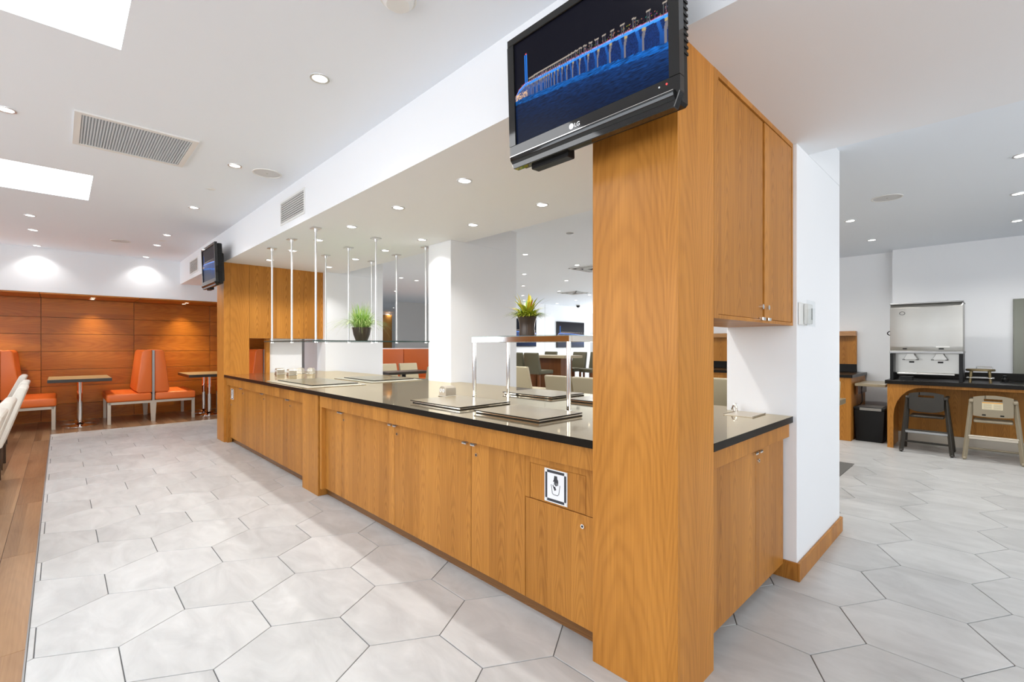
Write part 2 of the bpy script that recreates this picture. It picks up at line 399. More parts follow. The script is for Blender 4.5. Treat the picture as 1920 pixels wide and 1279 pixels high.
# dining room walls
wall('wall_back', 7.40, 9.3, 12.7, 12.85, 0, ZD, GREYP)
wall('wall_back_far', 3.1, 7.5, 17, 17.15, 0, ZD, GREYP)
wall('wall_corridor', 7.40, 7.5, 12.85, 17, 0, ZD, GREYP) if False else None
wall('wall_return', 9.2, 9.3, 10.35, 12.7, 0, ZD)
tvw = wall('wall_screens', 9.2, 13.75, 10.2, 10.35, 0, ZD)
MB().box(11.32, 11.328, 10.196, 10.2, 0, ZD, DSTEEL).build('joint', tvw)
wall('wall_dining_end', 12, 16, 13.4, 13.5, 0, ZD, GREYP)
wall('wall_dining_right', 16, 16.1, 4.5, 13.5, 0, ZD, GREYP)
wall('wall_dining_step', 8.75, 16, 4.4, 4.5, 0, ZD)
wall('wall_right', 8.60, 8.75, 1.03, 4.5, 0, ZD)
wall('wall_right_near', 8.44, 8.75, -3.2, 1.03, 0, ZD, WHITE)
# far corridor wall seen between columns, wood clad at its left
struct(MB().box(7.5, 16, 17, 17.15, 0, ZD, GREYP).build('wall_far_corridor'))
o = MB().box(9.0, 9.62, 16.93, 16.99, 0, 2.5, WOODV, b=.003).build('door_1'); struct(o)

# white columns (boxes that stand under the soffit and run up to the higher dining ceiling)
def white_column(name, x0, x1, y0, y1, label):
    b = MB().box(x0, x1, y0, y1, .0, ZS, WHITE, b=.003)
    b.box(3.112, x1, y0, y1, ZS, ZD, WHITE)
    o = b.build(name, smooth=False); return tag(o, label, 'column')
white_column('white_pillar', 2.925, 3.885, 3.95, 4.36, 'white rectangular pillar in the middle of the buffet, left of the grey wall gap with the screens')
white_column('white_pillar', 2.865, 3.81, 7.0, 7.32, 'far white pillar behind the hanging glass shelf, right of the wood-clad wall')
wc = white_column('white_pillar', 2.885, 3.87, .757, 1.13, 'near white pillar at the right end of the buffet with a wooden skirting')
struct(MB().prism([(2.872, 1.13), (2.872, .741), (3.885, .741), (3.885, 1.13), (3.871, 1.13), (3.871, .755), (2.883, .755), (2.883, 1.13)], 'z', .0, .098, WOODV, bev=.0015).build('baseboard_pillar', smooth=False))

# ================================================================== WOODEN PILLAR (near) AND WOOD WALL (far)
def clad(name, label, x0, x1, y0, y1, z1):
    t = thing(name, label, 'column', (x0, y0, 0)); X, Y = x1-x0, y1-y0
    MB().box(.012, X-.012, .012, Y-.012, 0, z1, WOODK).build('core', t)
    MB().box(0, .012, 0, Y, 0, z1, WOODP, b=.0012).build('front_panel', t, smooth=False)
    MB().box(.0125, X, 0, .012, 0, z1, WOODP, b=.0012).build('side_panel', t, smooth=False)
    MB().box(X-.012, X, .0125, Y, 0, z1, WOODP, b=.0012).build('side_panel', t, smooth=False)
    MB().box(.0125, X-.0125, Y-.012, Y, 0, z1, WOODP, b=.0012).build('back_panel', t, smooth=False)
    return t
clad('wood_pillar', 'tall teak-veneered pillar at the near end of the buffet carrying the large screen', FX, 1.852, .776, 1.14, ZS)
t = thing('wood_clad_wall', 'far teak-veneered wall at the end of the buffet, with a serving opening and book-matched grain', 'partition', (FX, 7.09, 0))
MB().box(0, .075, 0, .36, 0, ZS, WOODP, b=.0012).build('end_panel', t, smooth=False)
MB().box(.0755, .304, 0, .03, 0, ZS, WOODP, b=.001).build('panel', t, smooth=False)
MB().box(.0755, .304, .03, .2, 0, ZS, WOODK).build('core', t)
xs = [.305, .645, 1.03, 1.385]
for a, c in zip(xs, xs[1:]): MB().box(a+.001, c-.001, 0, .03, 1.378, ZS, WOODC, b=.001).build('panel', t, smooth=False)
MB().box(.305, 1.384, .031, .2, 1.378, ZS, WOODK).build('lintel', t)
MB().box(.55, .60, .12, .2, 0, 1.377, WOODP).build('opening_post', t, smooth=False)
MB().box(.6005, 1.05, .14, .2, 0, 1.377, WHITE).build('white_panel', t, smooth=False)
MB().box(1.0505, 1.30, .72, .75, 0, 1.9, DSTEEL).build('grey_panel', t, smooth=False)

# ================================================================== BUFFET CABINETS
def pull(par, y, side, z=.752, plane='x', X0=1.62):
    b = MB()
    if plane == 'x':
        b.box(X0-.018, X0+.0, y-.018, y+.018, z-.010, z-.004, ALU, b=.001).box(X0-.018, X0-.014, y-.018, y+.018, z-.016, z-.004, ALU)
    else:
        b.box(y-.018, y+.018, X0-.018, X0, z-.010, z-.004, CHROME, b=.001).box(y-.018, y+.018, X0-.018, X0-.014, z-.016, z-.004, CHROME)
    b.build('handle', par)
def lock(par, y, z, plane='x', X0=1.62):
    b = MB()
    if plane == 'x': b.cyl((X0+.001, y, z), (X0-.009, y, z), .0105, CHROME, .0095).cyl((X0-.009, y, z), (X0-.0095, y, z), .005, BLACKP, n=10)
    else: b.cyl((y, X0+.001, z), (y, X0-.009, z), .0105, CHROME, .0095).cyl((y, X0-.009, z), (y, X0-.0095, z), .005, BLACKP, n=10)
    b.build('lock', par)
def door(par, y0, y1, z0=.066, z1=.79, nm='door', X0=1.62):
    return MB().box(X0, X0+.018, y0+.0015, y1-.0015, z0, z1, WOODV, b=.0012).build(nm, par, smooth=False)

near = thing('buffet_cabinet', 'long teak-veneered base cabinet, near bay, with a waste flap and hand-and-bin notice', 'cabinet')
MB().box(1.639, 2.94, 1.142, 4.0, .075, .857, WOODK).build('body', near, smooth=False)
MB().box(1.655, 2.92, 1.142, 4.0, 0, .074, WOODK).build('kickboard', near, smooth=False)
# apron in veneer lengths
ys = [1.142, 1.60, 2.10, 2.85, 3.55, 3.985]
for a, c in zip(ys, ys[1:]): MB().box(1.583, 1.612, a+.0005, c-.0005, .760, .857, WOODV, b=.001).build('apron', near, smooth=False)
ds = [(3.647, 3.955), (2.824, 3.647), (2.003, 2.824), (1.588, 2.003)]
dd = [door(near, a, c) for a, c in ds]
MB().box(1.585, 1.6385, 3.956, 3.985, .066, .7595, WOODV).build('reveal', near, smooth=False)
# trash bay: fixed frame, flap and locker door
MB().prism([(1.142, .552), (1.588, .552), (1.588, .79), (1.142, .79)], 'x', 1.624, 1.638, WOODV).build('fixed_panel', near, smooth=False)
for (a, c, z0, z1) in ((1.556, 1.587, .5525, .759), (1.143, 1.222, .5525, .759), (1.2225, 1.5555, .722, .759)):
    MB().box(1.62, 1.6235, a, c, z0, z1, WOODV).build('frame_strip', near, smooth=False)
fp = MB().box(1.6205, 1.6235, 1.2245, 1.5535, .5545, .7195, WOODV, b=.001).build('waste_flap', near, smooth=False)
td = door(near, 1.143, 1.5865, z1=.549)
lock(td, 1.237, .503)
for d_, y, sd in ((dd[0], 3.672, 1), (dd[1], 3.622, -1), (dd[1], 2.862, 1), (dd[2], 2.798, -1), (dd[2], 2.045, 1), (dd[3], 1.972, -1)): pull(d_, y, sd)
for d_, y in ((dd[1], 3.590), (dd[2], 2.776), (dd[3], 1.950)): lock(d_, y, .690)

far = thing('buffet_cabinet', 'long teak-veneered base cabinet, far bay beyond the flush post, small notice at its far end', 'cabinet')
MB().box(1.639, 2.85, 4.36, 7.085, .075, .857, WOODK).build('body', far, smooth=False)
MB().box(1.655, 2.83, 4.36, 7.085, 0, .074, WOODK).build('kickboard', far, smooth=False)
MB().box(1.574, 2.90, 4.003, 4.358, 0, .857, WOODV, b=.001).build('post', far, smooth=False)
ys = [4.359, 5.2, 6.1, 7.04]
for a, c in zip(ys, ys[1:]): MB().box(1.583, 1.612, a+.0005, c-.0005, .760, .857, WOODV, b=.001).build('apron', far, smooth=False)
MB().box(1.585, 1.6385, 7.041, 7.088, .0, .857, WOODV).build('reveal', far, smooth=False)
ds = [(4.362, 4.852), (4.852, 5.661), (5.661, 6.511), (6.511, 7.04)]
df = [door(far, a, c) for a, c in ds]
MB().box(1.6165, 1.6195, 6.80, 7.03, .5545, .74, WOODV, b=.001).build('waste_flap', far, smooth=False)
for d_, y, sd in ((df[0], 4.826, -1), (df[1], 4.878, 1), (df[1], 5.635, -1), (df[2], 5.690, 1), (df[2], 6.48, -1), (df[3], 6.54, 1)): pull(d_, y, sd)
for d_, y in ((df[0], 4.79), (df[1], 5.61), (df[2], 6.44)): lock(d_, y, .69)
lock(df[3], 6.99, .50)

endc = thing('buffet_cabinet', 'two-door teak cabinet closing the right end of the buffet under the wall cupboard', 'cabinet')
MB().box(1.853, 2.88, .839, 1.141, .085, .857, WOODK).build('body', endc, smooth=False)
MB().box(1.853, 2.865, .90, 1.141, 0, .084, WOODK).build('kickboard', endc, smooth=False)
MB().box(1.853, 2.883, .795, .815, .778, .857, WOODV, b=.001).build('apron', endc, smooth=False)
def edoor(a, c, z0, z1, y=.82, nm='door', par=None): return MB().box(a+.0015, c-.0015, y, y+.018, z0, z1, WOODV, b=.0012).build(nm, par, smooth=False)
e1 = edoor(1.853, 2.445, .08, .80, par=endc); e2 = edoor(2.445, 2.868, .08, .80, par=endc)
pull(e1, 2.415, 1, z=.770, plane='y', X0=.82); pull(e2, 2.475, 1, z=.770, plane='y', X0=.82); lock(e2, 2.467, .715, 'y', .82)

wt = MB().prism([(1.557, 1.142), (1.557, 7.088), (1.63, 7.088), (1.63, 7.0885), (1.862, 7.0885), (1.862, 7.205), (2.06, 7.205), (2.845, 7.22), (2.862, 7.22), (2.862, 6.997), (3.05, 6.997), (3.05, 4.365), (2.922, 4.365), (2.922, 3.945), (3.05, 3.945), (3.05, 1.135), (2.882, 1.135), (2.882, .776), (1.855, .776), (1.855, 1.142)], 'z', .859, .893, EDGEB, capmat=STONE).build('worktop', smooth=False)
tag(wt, 'long polished dark stone buffet worktop reflecting the ceiling lights', 'countertop')

# upper wall cupboard
uc = thing('wall_cupboard', 'two-door teak wall cupboard hung between the wooden pillar and near white pillar', 'cabinet', (1.853, .776, 1.388))
W_, Z_ = 1.031, ZS-1.388
MB().box(.0, W_-.002, .024, .355, 0, Z_, WOODV).build('body', uc, smooth=False)
MB().box(0, .044, 0, .0235, 0, Z_, WOODV).box(W_-.022, W_-.002, 0, .0235, 0, Z_, WOODV).box(.0442, W_-.0222, 0, .0235, 0, .016, WOODV).box(.0442, W_-.0222, 0, .0235, Z_-.024, Z_, WOODV).build('frame', uc, smooth=False)
u1 = MB().box(.046, .571, .006, .0235, .018, Z_-.027, WOODV, b=.0012).build('door', uc, smooth=False)
u2 = MB().box(.588, W_-.0245, .002, .0235, .018, Z_-.027, WOODV, b=.0012).build('door', uc, smooth=False)
MB().box(.572, .587, .012, .0235, .018, Z_-.027, WOODK).build('centre_strip', uc, smooth=False)
for d_, x_ in ((u1, .535), (u2, .615)):
    MB().cyl((x_, .008, .075), (x_, -.010, .075), .013, CHROME, .012).build('lock', d_)
    MB().box(x_-.02, x_+.02, -.014, .004, .010, .026, CHROME, b=.002).build('handle', d_)

# little tap and drip tray at the end of the counter
t = thing('drip_tray', 'thin rectangular drip tray at the right end of the worktop', 'tray', (2.765, .985, .8935))
MB().box(-.10, .10, -.075, .075, 0, .003, CHAMP).box(-.10, .10, -.078, -.074, .003, .006, BOARD).box(-.10, .10, .074, .078, .003, .006, BOARD).build('pan', t)
t = thing('water_tap', 'small chrome water tap beside the drip tray', 'tap', (2.83, 1.06, .8935))
MB().cyl((0, 0, 0), (0, 0, .035), .012, CHROME).tube([(0, 0, .03), (-.03, 0, .038), (-.05, 0, .02)], .006, CHROME).build('spout', t)
MB().cyl((.0, 0, .035), (.0, -.0, .045), .006, CHROME).box(-.02, .02, -.004, .004, .045, .051, CHROME, b=.001).build('lever', t)

# ================================================================== NOTICES
def notice(x, yc, zc, w_, h_, label):
    t = thing('notice', label, 'sign', (x, yc, zc))
    MB().box(-.002, 0, -w_/2, w_/2, -h_/2, h_/2, SIGNW).build('sheet', t)
    bw = .012; X0, X1 = -.0028, -.002; a, h2 = w_/2-.005, h_/2-.005
    b = MB()
    b.box(X0, X1, -a+.012, a-.012, h2-bw, h2, SIGND).box(X0, X1, -a+.012, a-.012, -h2, -h2+bw, SIGND)
    b.box(X0, X1, -a, -a+bw, -h2+.012, h2-.012, SIGND).box(X0, X1, a-bw, a, -h2+.012, h2-.012, SIGND)
    b.build('border', t)
    k = h_/.15
    def poly(p, nm): return MB().prism([(-u*k, v*k) for u, v in p], 'x', -.0029, -.0021, SIGND).build(nm, t, smooth=False)
    # downward pointing hand (u to the viewer's right)
    b = MB()
    def pl(p): b.prism([(-u*k, v*k) for u, v in p], 'x', -.0029, -.0021, SIGND)
    pl([(-.007, .048), (.009, .048), (.010, .036), (.015, .030), (.016, .018), (-.008, .018), (-.010, .030)])
    for u0, l in ((-.006, .008), (.0, .004), (.006, .004), (.0125, .008)): pl([(u0-.0022, .019), (u0+.0022, .019), (u0+.0022, l), (u0-.0022, l)])
    pl([(-.008, .034), (-.015, .022), (-.013, .020), (-.007, .026)])
    b.build('hand_symbol', t, smooth=False)
    b = MB(); pts = [(-.026, .006), (-.019, -.032), (-.012, -.037), (.012, -.037), (.019, -.030), (.026, .010)]
    for p, q in zip(pts, pts[1:]):
        d = Vector((q[0]-p[0], q[1]-p[1])); n_ = Vector((-d.y, d.x)).normalized()*.0011
        b.prism([(-(p[0]+n_.x)*k, (p[1]+n_.y)*k), (-(q[0]+n_.x)*k, (q[1]+n_.y)*k), (-(q[0]-n_.x)*k, (q[1]-n_.y)*k), (-(p[0]-n_.x)*k, (p[1]-n_.y)*k)], 'x', -.0029, -.0021, SIGND)
    b.build('bin_symbol', t, smooth=False)
    b = MB()
    def pl2(p): b.prism([(-u*k, v*k) for u, v in p], 'x', -.0029, -.0021, SIGND)
    pl2([(-.014, -.004), (-.004, .001), (.004, -.013), (-.005, -.019)]); pl2([(-.018, .004), (-.014, .006), (-.009, -.003), (-.013, -.005)])
    b.build('litter_symbol', t, smooth=False)
    for sy in (-1, 1):
        for sz in (-1, 1): MB().cyl((-.001, sy*(w_/2-.008), sz*(h_/2-.008)), (-.0045, sy*(w_/2-.008), sz*(h_/2-.008)), .007, OFFW, n=14).build('fixing_dot', t)
notice(1.6195, 1.392, .638, .135, .152, 'white notice with a grey border, hand and bin pictogram, on the near waste flap')
notice(1.6155, 6.925, .645, .12, .135, 'small distant white notice on the far waste flap beside the wood-clad wall')

# ================================================================== SCREENS
def screen_mesh(W, Hh, nx=300, ny=168):
    u = np.linspace(0, 1, nx); v = np.linspace(0, 1, ny); U, V = np.meshgrid(u, v)
    col = np.zeros((ny, nx, 3)); col[:] = (.002, .002, .006)
    deck = np.interp(U, [0, .03, .08, .25, .5, .75, 1], [.47, .53, .56, .555, .54, .52, .49])
    wl = np.interp(U, [0, .1, .35, .6, .8, 1], [.45, .435, .40, .365, .32, .28])
    r_ = np.random.RandomState(4)
    # water
    stre = r_.rand(ny, nx)
    for _ in range(3): stre = (stre+np.roll(stre, 1, 1)+np.roll(stre, 2, 1)+np.roll(stre, -1, 1)+np.roll(stre, 3, 1))/5
    stre = (stre-stre.mean())/stre.std()*.5+.5
    wat = V < wl; dpt = np.clip((wl-V)/.40, 0, 1); side = .25+.75*U
    k = (np.exp(-dpt*2.6)*.9*side*(.5+.6*stre))[..., None]
    col = np.where(wat[..., None], k*np.array([.006, .07, .30])+np.array([.0005, .003, .014]), col)
    band = (V < wl) & (V > wl-.05); col = np.where(band[..., None], col+np.array([.0, .06, .22])*(.5+.6*stre[..., None]), col)
    # piers zone
    zone = (V >= wl) & (V < deck-.02)
    col = np.where(zone[..., None], np.array([.004, .022, .11])*(.5+1.0*r_.rand(ny, nx, 1)), col)
    xs_ = [.97]; st = .115
    while xs_[-1] > .02: xs_.append(xs_[-1]-st); st = max(.011, st*.86)
    for xi in xs_:
        if xi < 0: continue
        hgt = np.interp(xi, [0, 1], [.02, .21]); wdt = np.interp(xi, [0, .5, 1], [.003, .011, .022])
        f = np.clip((V-wl)/(deck-wl+1e-6), 0, 1); spread = wdt*(.55+ 2.1*np.clip(f-.45, 0, 1))
        leg = zone & (np.abs(np.abs(U-xi)-np.where(f > .45, spread*.8, 0)) < wdt*np.where(f > .45, .45, .8))
        col = np.where(leg[..., None], np.array([.01, .10, .42])*(.5+.5*f[..., None]), col)
        rim = leg & (U-xi > wdt*.3); col = np.where(rim[..., None], np.array([.16, .15, .17]), col)
        yl = zone & (np.abs(f-.85) < .07) & (np.abs(U-xi-wdt*.9) < wdt*.5); col = np.where(yl[..., None], np.array([.4, .3, .13]), col)
    lit = (V >= deck-.02) & (V < deck); col = np.where(lit[..., None], np.array([.03, .20, .62])*(1+.5*(U[..., None])), col)
    rail = (V >= deck) & (V < deck+.008); col = np.where(rail[..., None], np.array([.25, .35, .8]), col)
    warm = (V >= deck+.008) & (V < deck+.014); col = np.where(warm[..., None], np.array([.35, .05, .08]), col)
    x0 = .98; st = .085
    while x0 > .12:
        for dxx in (-.006, .006):
            p = (np.abs(U-x0-dxx) < .0022) & (V > deck) & (V < deck+.03+.07*x0); col = np.where(p[..., None], np.array([.08, .075, .09]), col)
        p = (np.abs(U-x0) < .012) & (np.abs(V-(deck+.03+.07*x0)) < .006); col = np.where(p[..., None], np.array([.35, .3, .25]), col)
        x0 -= st; st = max(.014, st*.88)
    sp_ = (r_.rand(ny, nx) > .93) & (V > deck+.005) & (V < deck+.05*(.4+U)); col = np.where(sp_[..., None], r_.rand(ny, nx, 3)*np.array([.6, .35, .3]), col)
    tw = (V > .55) & (V < .84) & ((np.abs(U-.085) < .004) | (np.abs(U-.1) < .0035)); col = np.where(tw[..., None], np.array([.02, .22, .85]), col)
    tp = (V > .84) & (V < .855) & (np.abs(U-.093) < .004); col = np.where(tp[..., None], np.array([.8, .1, .1]), col)
    lt = (U < .1) & (np.abs(V-.47) < .03) & (r_.rand(ny, nx) > .6); col = np.where(lt[..., None], np.array([.8, .5, .25]), col)
    me = bpy.data.meshes.new('screen'); co = np.stack([np.zeros(nx*ny), (.5-U.ravel())*W, V.ravel()*Hh], 1)
    i = np.arange(nx*ny).reshape(ny, nx); q = np.stack([i[:-1, :-1], i[1:, :-1], i[1:, 1:], i[:-1, 1:]], -1).reshape(-1, 4)
    me.from_pydata(co.tolist(), [], q.tolist()); me.update()
    a = me.color_attributes.new('picture', 'FLOAT_COLOR', 'POINT'); a.data.foreach_set('color', np.concatenate([np.clip(col.reshape(-1, 3), 0, 2), np.ones((nx*ny, 1))], 1).ravel().astype(np.float32))
    return me
m, t_, N, L, b_ = nt('screen_picture')
at = N.new('ShaderNodeAttribute'); at.attribute_name = 'picture'; b_.inputs['Base Color'].default_value = (.004, .004, .005, 1); b_.inputs['Roughness'].default_value = .3
b_.inputs['Specular IOR Level'].default_value = .06
L.new(at.outputs['Color'], b_.inputs['Emission Color']); b_.inputs['Emission Strength'].default_value = 1.25
SCR = m; scr = screen_mesh(1, 1); scr.materials.append(SCR)
def text_mesh(s, size, m, name, parent, loc, rot):
    cu = bpy.data.curves.new('letters', 'FONT'); cu.body = s; cu.size = size; cu.extrude = .0004; cu.offset = size*.02
    o = bpy.data.objects.new('letters', cu); C.objects.link(o); dg = bpy.context.evaluated_depsgraph_get()
    me = bpy.data.meshes.new_from_object(o.evaluated_get(dg)); bpy.data.objects.remove(o); bpy.data.curves.remove(cu)
    me.materials.clear(); me.materials.append(m); r = bpy.data.objects.new(name, me); C.objects.link(r); r.parent = parent; r.location = loc; r.rotation_euler = rot; return r
# television facing -X. local: x depth (front at 0), y across, z up from bottom
def television(loc, label, tilt=0, full=True):
    t = thing('television', label, 'television', loc); t.rotation_euler = (0, R(tilt), 0)
    W, Hh = .745, .53
    b = MB(); y0, y1 = -W/2, W/2
    # bezel frame around the picture opening z .105-.505
    b.prism([(y0, .045), (y0+.02, .0), (y1-.02, .0), (y1, .045), (y1, .095), (y0, .095)], 'x', .0, .03, GLOSSB, bev=.002)
    b.box(0, .03, y0, y1, .50, Hh, GLOSSB, b=.002).box(0, .03, y0, y0+.035, .0951, .4999, GLOSSB).box(0, .03, y1-.035, y1, .0951, .4999, GLOSSB)
    b.build('bezel', t, smooth=False)
    MB().prism([(-.012, .03), (-.014, .045), (.0, .052), (.0, .02)], 'y', y0+.015, y1-.015, GLOSSB, bev=.001).build('lower_lip', t)
    MB().box(-.0145, -.0125, y0+.015, y1-.015, .0455, .0475, CHROME).build('trim_line', t)
    s = bpy.data.objects.new('screen', scr); C.objects.link(s); s.parent = t; s.location = (.008, 0, .094); s.scale = (1, W-.07, .407)
    b = MB().box(.0305, .085, y0+.012, y1-.012, .02, Hh-.012, BLACKP, b=.008)
    b.box(.0855, .125, -.25, .25, .06, .42, BLACKP, b=.012)
    for k in range(14): b.box(.034, .08, y0+.0085, y0+.0122, .18+k*.02, .188+k*.02, BLACKP)
    b.build('housing', t, smooth=False)
    MB().box(.03, .075, .09, .28, -.014, .02, BLACKP, b=.003).build('connector_bay', t, smooth=False)
    if full:
        MB().cyl((.0, .045, .073), (-.001, .045, .073), .0105, SIGNW, n=24).build('emblem', t)
        b = MB().cyl((-.001, .045, .073), (-.0014, .045, .073), .0085, ALU, n=24); b.box(-.0018, -.0014, .0435, .0450, .069, .077, SIGNW).box(-.0018, -.0014, .038, .0450, .069, .0705, SIGNW).build('emblem_face', t)
        text_mesh('LG', .021, SIGNW, 'lettering', t, (-.0012, .031, .0655), (R(90), 0, R(-90)))
        MB().cyl((.0, -.33, .078), (-.001, -.33, .078), .003, mat('standby_red', (.3, 0, 0), emit=(1, .05, .05), es=2), n=10).build('standby_light', t)
        MB().cyl((.0, -.305, .077), (-.001, -.305, .077), .003, ALU, n=10).build('sensor', t)
    return t
t = television((1.352, 1.04, 2.010), 'large black television showing a blue-lit bridge at night, mounted on the near wooden pillar', -2)
t.rotation_euler = (0, R(-2), 0)
t2 = television((1.37, 7.20-.30+.10, 2.02), 'small distant black television seen edge-on, mounted above the far wood-clad wall', 0, False)
t2.rotation_euler = (0, R(-2), 0)
def mount(loc, label):
    t = thing('wall_bracket', label, 'bracket', loc)
    MB().box(-.012, 0, -.11, .11, -.1, .1, BLACKP).box(-.09, -.0121, -.05, .05, -.04, .04, BLACKP, b=.003).build('arm', t)
mount((1.5535, 1.0, 2.26), 'black wall bracket behind the large television'); mount((1.5535, 7.22, 2.26), 'black wall bracket behind the small distant television')
# flat screens on the dining room wall
def flat_screen(xc, w_, z0, h_, lab):
    t = thing('wall_screen', lab, 'television', (xc, 10.15, z0))
    MB().box(-w_/2, w_/2, 0, .045, 0, h_, BLACKP, b=.004).build('housing', t, smooth=False)
    s = bpy.data.objects.new('screen', scr); C.objects.link(s); s.parent = t; s.location = (0, -.002, .02); s.rotation_euler = (0, 0, R(90)); s.scale = (1, w_-.04, h_-.04)
flat_screen(10.13, 1.47, 1.245, .86, 'left wall screen in the dining room, showing the blue bridge, left of the bronze pot')
flat_screen(12.61, 1.47, 1.205, .875, 'right wall screen in the dining room, showing the blue bridge, beside the wooden pillar')

# ================================================================== HANGING GLASS SHELF AND ITS RODS
hs = thing('hanging_glass_shelf', 'glass shelf hung from the soffit on nine thin steel rods above the far buffet', 'shelf', (2.32, 5.04, 1.318))
RX = [1.718, 2.327, 2.93]; RY = [4.42, 5.05, 5.675]
MB().box(1.66-2.32, 2.99-2.32, 4.34-5.04, 5.76-5.04, 0, .010, GLASS).build('glass_pane', hs, smooth=False)
b = MB(); X0, X1, Y0, Y1 = 1.66-2.32, 2.99-2.32, 4.34-5.04, 5.76-5.04
b.box(X0-.0015, X0-.0002, Y0, Y1, 0, .010, GEDGE).box(X1+.0002, X1+.0015, Y0, Y1, 0, .010, GEDGE).box(X0, X1, Y0-.0015, Y0-.0002, 0, .010, GEDGE).box(X0, X1, Y1+.0002, Y1+.0015, 0, .010, GEDGE).build('glass_edge', hs)
for a in RX:
    for c in RY:
        r_ = MB().cyl((a-2.32, c-5.04, .0105), (a-2.32, c-5.04, ZS-1.318-.012), .0095, ALU, n=12).build('rod', hs)
        MB().box(a-2.32-.042, a-2.32+.042, c-5.04-.042, c-5.04+.042, ZS-1.318-.012, ZS-1.318-.0005, ALU, b=.002).cyl((a-2.32, c-5.04, ZS-1.318-.04), (a-2.32, c-5.04, ZS-1.318-.012), .014, ALU, .018).build('ceiling_plate', r_)
        MB().cyl((a-2.32, c-5.04, -.012), (a-2.32, c-5.04, -.0005), .015, CHROME).build('clamp', r_)

# ================================================================== CHROME SNEEZE GUARD
sg = thing('serving_gantry', 'chrome tube serving gantry standing on the near worktop with a glass top', 'rack', (2.15, 1.75, .8935))
q = .012; X1 = .335; Y1 = .87; H_ = .445
for (a, c) in ((0, 0), (0, Y1), (X1, 0), (X1, Y1)):
    l_ = MB().cyl((a, c, .006), (a, c, H_-.036), .0135, CHROME, n=20).build('post', sg)
    MB().cyl((a, c, 0), (a, c, .0055), .022, CHROME, n=20).build('foot', l_)
for nm, bx in (('top_rail', (-.0135, .0135, -.0135, Y1+.0135)), ('top_rail', (X1-.0135, X1+.0135, -.0135, Y1+.0135)), ('top_rail', (.014, X1-.014, -.0135, .0135)), ('top_rail', (.014, X1-.014, Y1-.0135, Y1+.0135))):
    MB().box(*bx, H_-.036, H_, CHROME, b=.001).build(nm, sg, smooth=False)
MB().box(-.0135, X1+.0135, -.0135, Y1+.0135, H_+.0005, H_+.006, GLASS).build('glass_pane', sg, smooth=False)

# ================================================================== BOARDS ON THE WORKTOP
def board(name, label, x0, x1, y0, y1, rz=0, loc=None):
    xc, yc = (x0+x1)/2, (y0+y1)/2; a, c = (x1-x0)/2, (y1-y0)/2
    t = thing(name, label, 'board', (xc, yc, .8935), rz)
    MB().box(-a+.012, a+.0, -c, c-.01, 0, .005, EDGEB).build('foot_plate', t)
    MB().box(-a+.01, a-.004, -c+.004, c-.012, .0055, .011, CHROME).build('steel_layer', t)
    MB().prism([(-a, -c), (a, -c), (a, c), (-a, c)], 'z', .0135, .019, EDGEB, capmat=BOARD).build('board_top', t, smooth=False)
    return t
board('serving_board', 'tan serving board with black edge at the worktop front, beside the near outlet box', 1.70, 2.12, 2.215, 2.75)
board('serving_board', 'nearest tan serving board with black edge, at the worktop front beside the wooden pillar', 1.705, 2.06, 1.58, 2.085)
board('serving_board', 'tan serving board under the rear of the chrome gantry, at the back of the worktop', 2.53, 2.91, 2.215, 2.73)
board('serving_board', 'half-hidden tan serving board at the back of the worktop beside the wooden pillar', 2.52, 2.94, 1.55, 2.07)
def hotplate(label, x0, x1, y0, y1, bx, by):
    t = thing('built_in_plate', label, 'hot plate', ((x0+x1)/2, (y0+y1)/2, .8935)); a, c = (x1-x0)/2, (y1-y0)/2
    MB().box(-a, a, -c, c, 0, .006, CHAMP, b=.002).build('frame', t, smooth=False)
    for k, (p0, p1) in enumerate(((-c+.14, .0), (.004, c-.06))):
        MB().prism([(-a+bx, p0), (a-.02, p0), (a-.02, p1), (-a+bx, p1)], 'z', .0075, .0145, EDGEB, capmat=BOARD).build('cover_board', t, smooth=False)
hotplate('silver-framed built-in plate with tan covers at the front of the far worktop', 1.60, 2.17, 4.31, 5.46, .09, 0)
hotplate('silver-framed built-in plate with tan covers at the back of the far worktop', 2.30, 2.90, 4.45, 5.37, .09, 0)

# ================================================================== OUTLET BOXES
OUTM = mat('outlet_silver', (.52, .47, .39), .3, .7)
def outlet_master():
    t = thing('outlet_box', 'near silver pop-up outlet box with two white sockets on the worktop', 'outlet', (2.13, 2.915, .8935))
    prof = [(-.042, 0), (-.042, .052)]+[(-.042*math.cos(R(a))*1.0 if True else 0, .052+.028*math.sin(R(a))) for a in (20, 40, 60, 75, 90, 105, 120, 140, 160)]+[(.042, .052), (.042, 0)]
    MB().prism(prof, 'x', -.05, .05, OUTM, bev=.003).build('housing', t)
    MB().box(-.056, .056, -.048, .048, 0, .006, STEEL, b=.002).build('base_plate', t)
    for y in (-.017, .017):
        s = MB().cyl((-.0505, y, .045), (-.054, y, .045), .0145, OFFW, n=18).build('socket', t)
        MB().box(-.0546, -.0541, y-.006, y-.004, .042, .052, BLACKP).box(-.0546, -.0541, y+.004, y+.006, .042, .052, BLACKP).cyl((-.0541, y, .037), (-.0546, y, .037), .002, BLACKP, n=8).build('slot', s)
    return t
om = outlet_master()
for (px, py), lab, rz in zip(((524.5, 701.5), (547, 703.5), (563, 700.5), (583, 700.5)), ('leftmost of the four silver outlet boxes at the far end of the worktop', 'second from the left of the four outlet boxes at the far worktop end', 'third from the left of the four outlet boxes at the far worktop end', 'rightmost of the four silver outlet boxes at the far end of the worktop'), (0, 0, .9, .9)):
    p = at_z(px, py, .893); copy_tree(om, (p[0], p[1], .8935), rz, lab)

